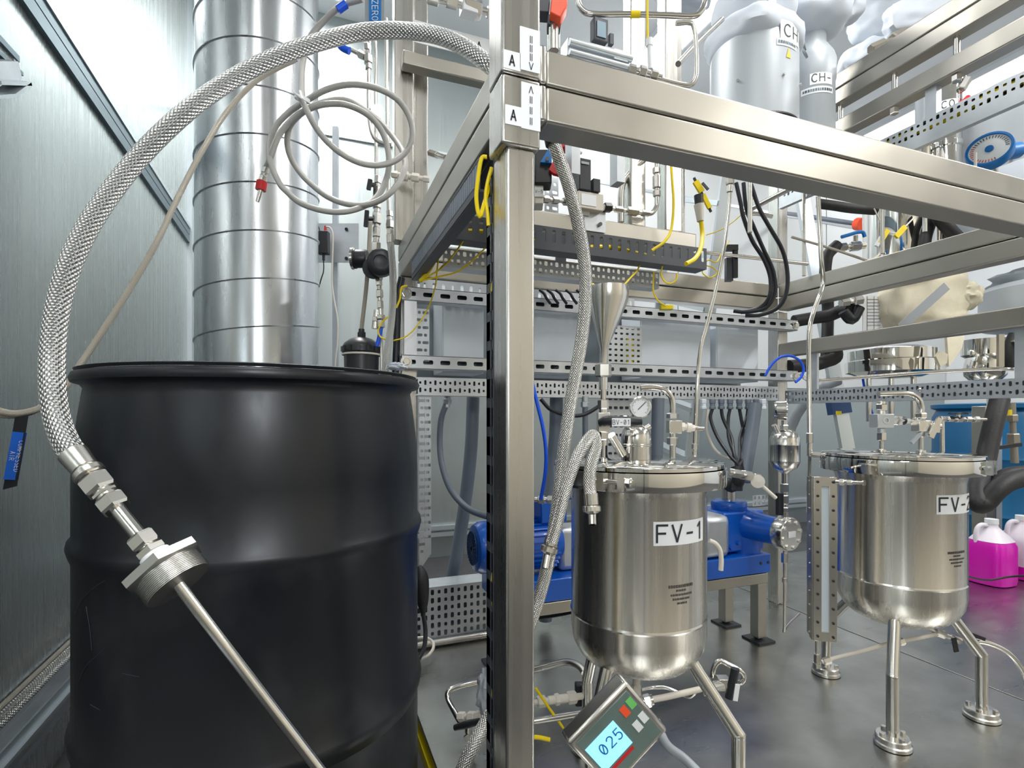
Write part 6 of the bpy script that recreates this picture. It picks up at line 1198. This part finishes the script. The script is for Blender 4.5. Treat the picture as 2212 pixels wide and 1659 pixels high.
MB().tube([P(914, 1325, 1.35), P(919, 1360, 1.34), P(917, 1395, 1.32), P(906, 1420, 1.3), P(890, 1440, 1.28), P(860, 1470, 1.26)], .0055, 8, 5).build('cord', 'cable', t)
rd('white_cable', 'thin white tube curling on the deck right of the drum', 'cable', [(900, 1378, 1.6), (920, 1378, 1.6), (934, 1386, 1.6), (936, 1400, 1.58), (925, 1416, 1.55), (908, 1424, 1.52)], .0045, 'white2', 8)
rd('black_hose', 'dark cable with an orange line behind the FV-1 tank near the floor', 'cable', [(1150, 1335, 1.75), (1200, 1328, 1.72), (1260, 1316, 1.68)], .008, 'cable')
rd('yellow_hose', 'yellow cable end on the deck beside the post foot', 'cable', [(1148, 1592, .98), (1165, 1593, .98), (1188, 1598, .98)], .004, 'yellow', 8)


# more pieces around the rear of the skid
t = thing('perforated_tray', 'perforated tray with upright slots just under the rear frame beam', 'tray', (.6, 1.53, CZ+.37))
MB().perf((.30, 1.532, CZ+.362), (1, 0, 0), (0, 0, 1), 26, 1, .028, .034, lambda i, j: (.0048, .011) if i % 3 else (.003, .009)).build('perforated_face', 'galv', t)
MB().box(.30, 1.532, CZ+.396, 1.028, 1.58, CZ+.399).build('folded_flange', 'galv', t)
for i, u in enumerate((1165, 1182, 1200, 1222, 1245)):
    rod('black_cable', '%s short black cable drooping over the upper slotted channel right of the post' % ('first', 'second', 'third', 'fourth', 'fifth')[i], 'cable', [(u, 626, 1.62), (u+10, 634, 1.62), (u+16, 645, 1.62), (u+24, 656, 1.63)], .0045, 'cable', 8)
q = PY(1312, 990, 1.555); q2 = PY(1372, 852, 1.555); n_ = 7
t = thing('perforated_strip', 'dark perforated panel behind the BV-01 valve handle', 'strip', q)
MB().perf(q, (1, 0, 0), (0, 0, 1), 5, n_, (q2.x-q.x)/5, (q2.z-q.z)/n_, lambda i, j: ((q2.x-q.x)/5*.34, .005)).build('face', 'galv', t)
MB().box(q.x, 1.585, q.z, q2.x, 1.587, q2.z).build('back', 'trim', t)
rd('bent_tube', 'tan bent tube end hanging beside the FV-1 tank before the blue base', 'tube', [(1532, 1168, 1.22), (1545, 1174, 1.22), (1555, 1188, 1.22), (1558, 1210, 1.22), (1557, 1232, 1.22)], .0055, 'white2')
t = thing('plastic_scrap', 'crumpled piece of clear white plastic at the rear rim of the drum', 'wrap', P(858, 800, 1.33))
MB().blob(P(858, 792, 1.33), .022, .02, .010, .4, 4, 36, 20, 5).build('film', 'cloth', t)
rd('black_cable', 'bundle of black cable falling beside the slim braided hose', 'cable', [(868, 600, 1.5), (860, 640, 1.5), (858, 700, 1.5), (856, 760, 1.5), (852, 860, 1.5)], .010, 'cable', 10)
# things of one kind share a group
GN = {'black_cable': 'black cables', 'yellow_cable': 'yellow cables', 'pressure_vessel': 'FV pressure vessels on the skid', 'jacketed_vessel': 'silver jacketed vessels', 'barrel': 'blue barrels at the back', 'jug': 'jugs on the deck', 'insulation_jacket': 'white insulation jackets', 'ceiling_light': 'ceiling lights'}
cnt = {}
for o in list(C.objects):
    if o.parent is None and 'category' in o: cnt.setdefault(o.name.split('.')[0], []).append(o)
for k, v_ in cnt.items():
    if len(v_) > 1:
        for o in v_:
            if 'group' not in o: o['group'] = GN.get(k, k.replace('_', ' ')+'s around the skid')
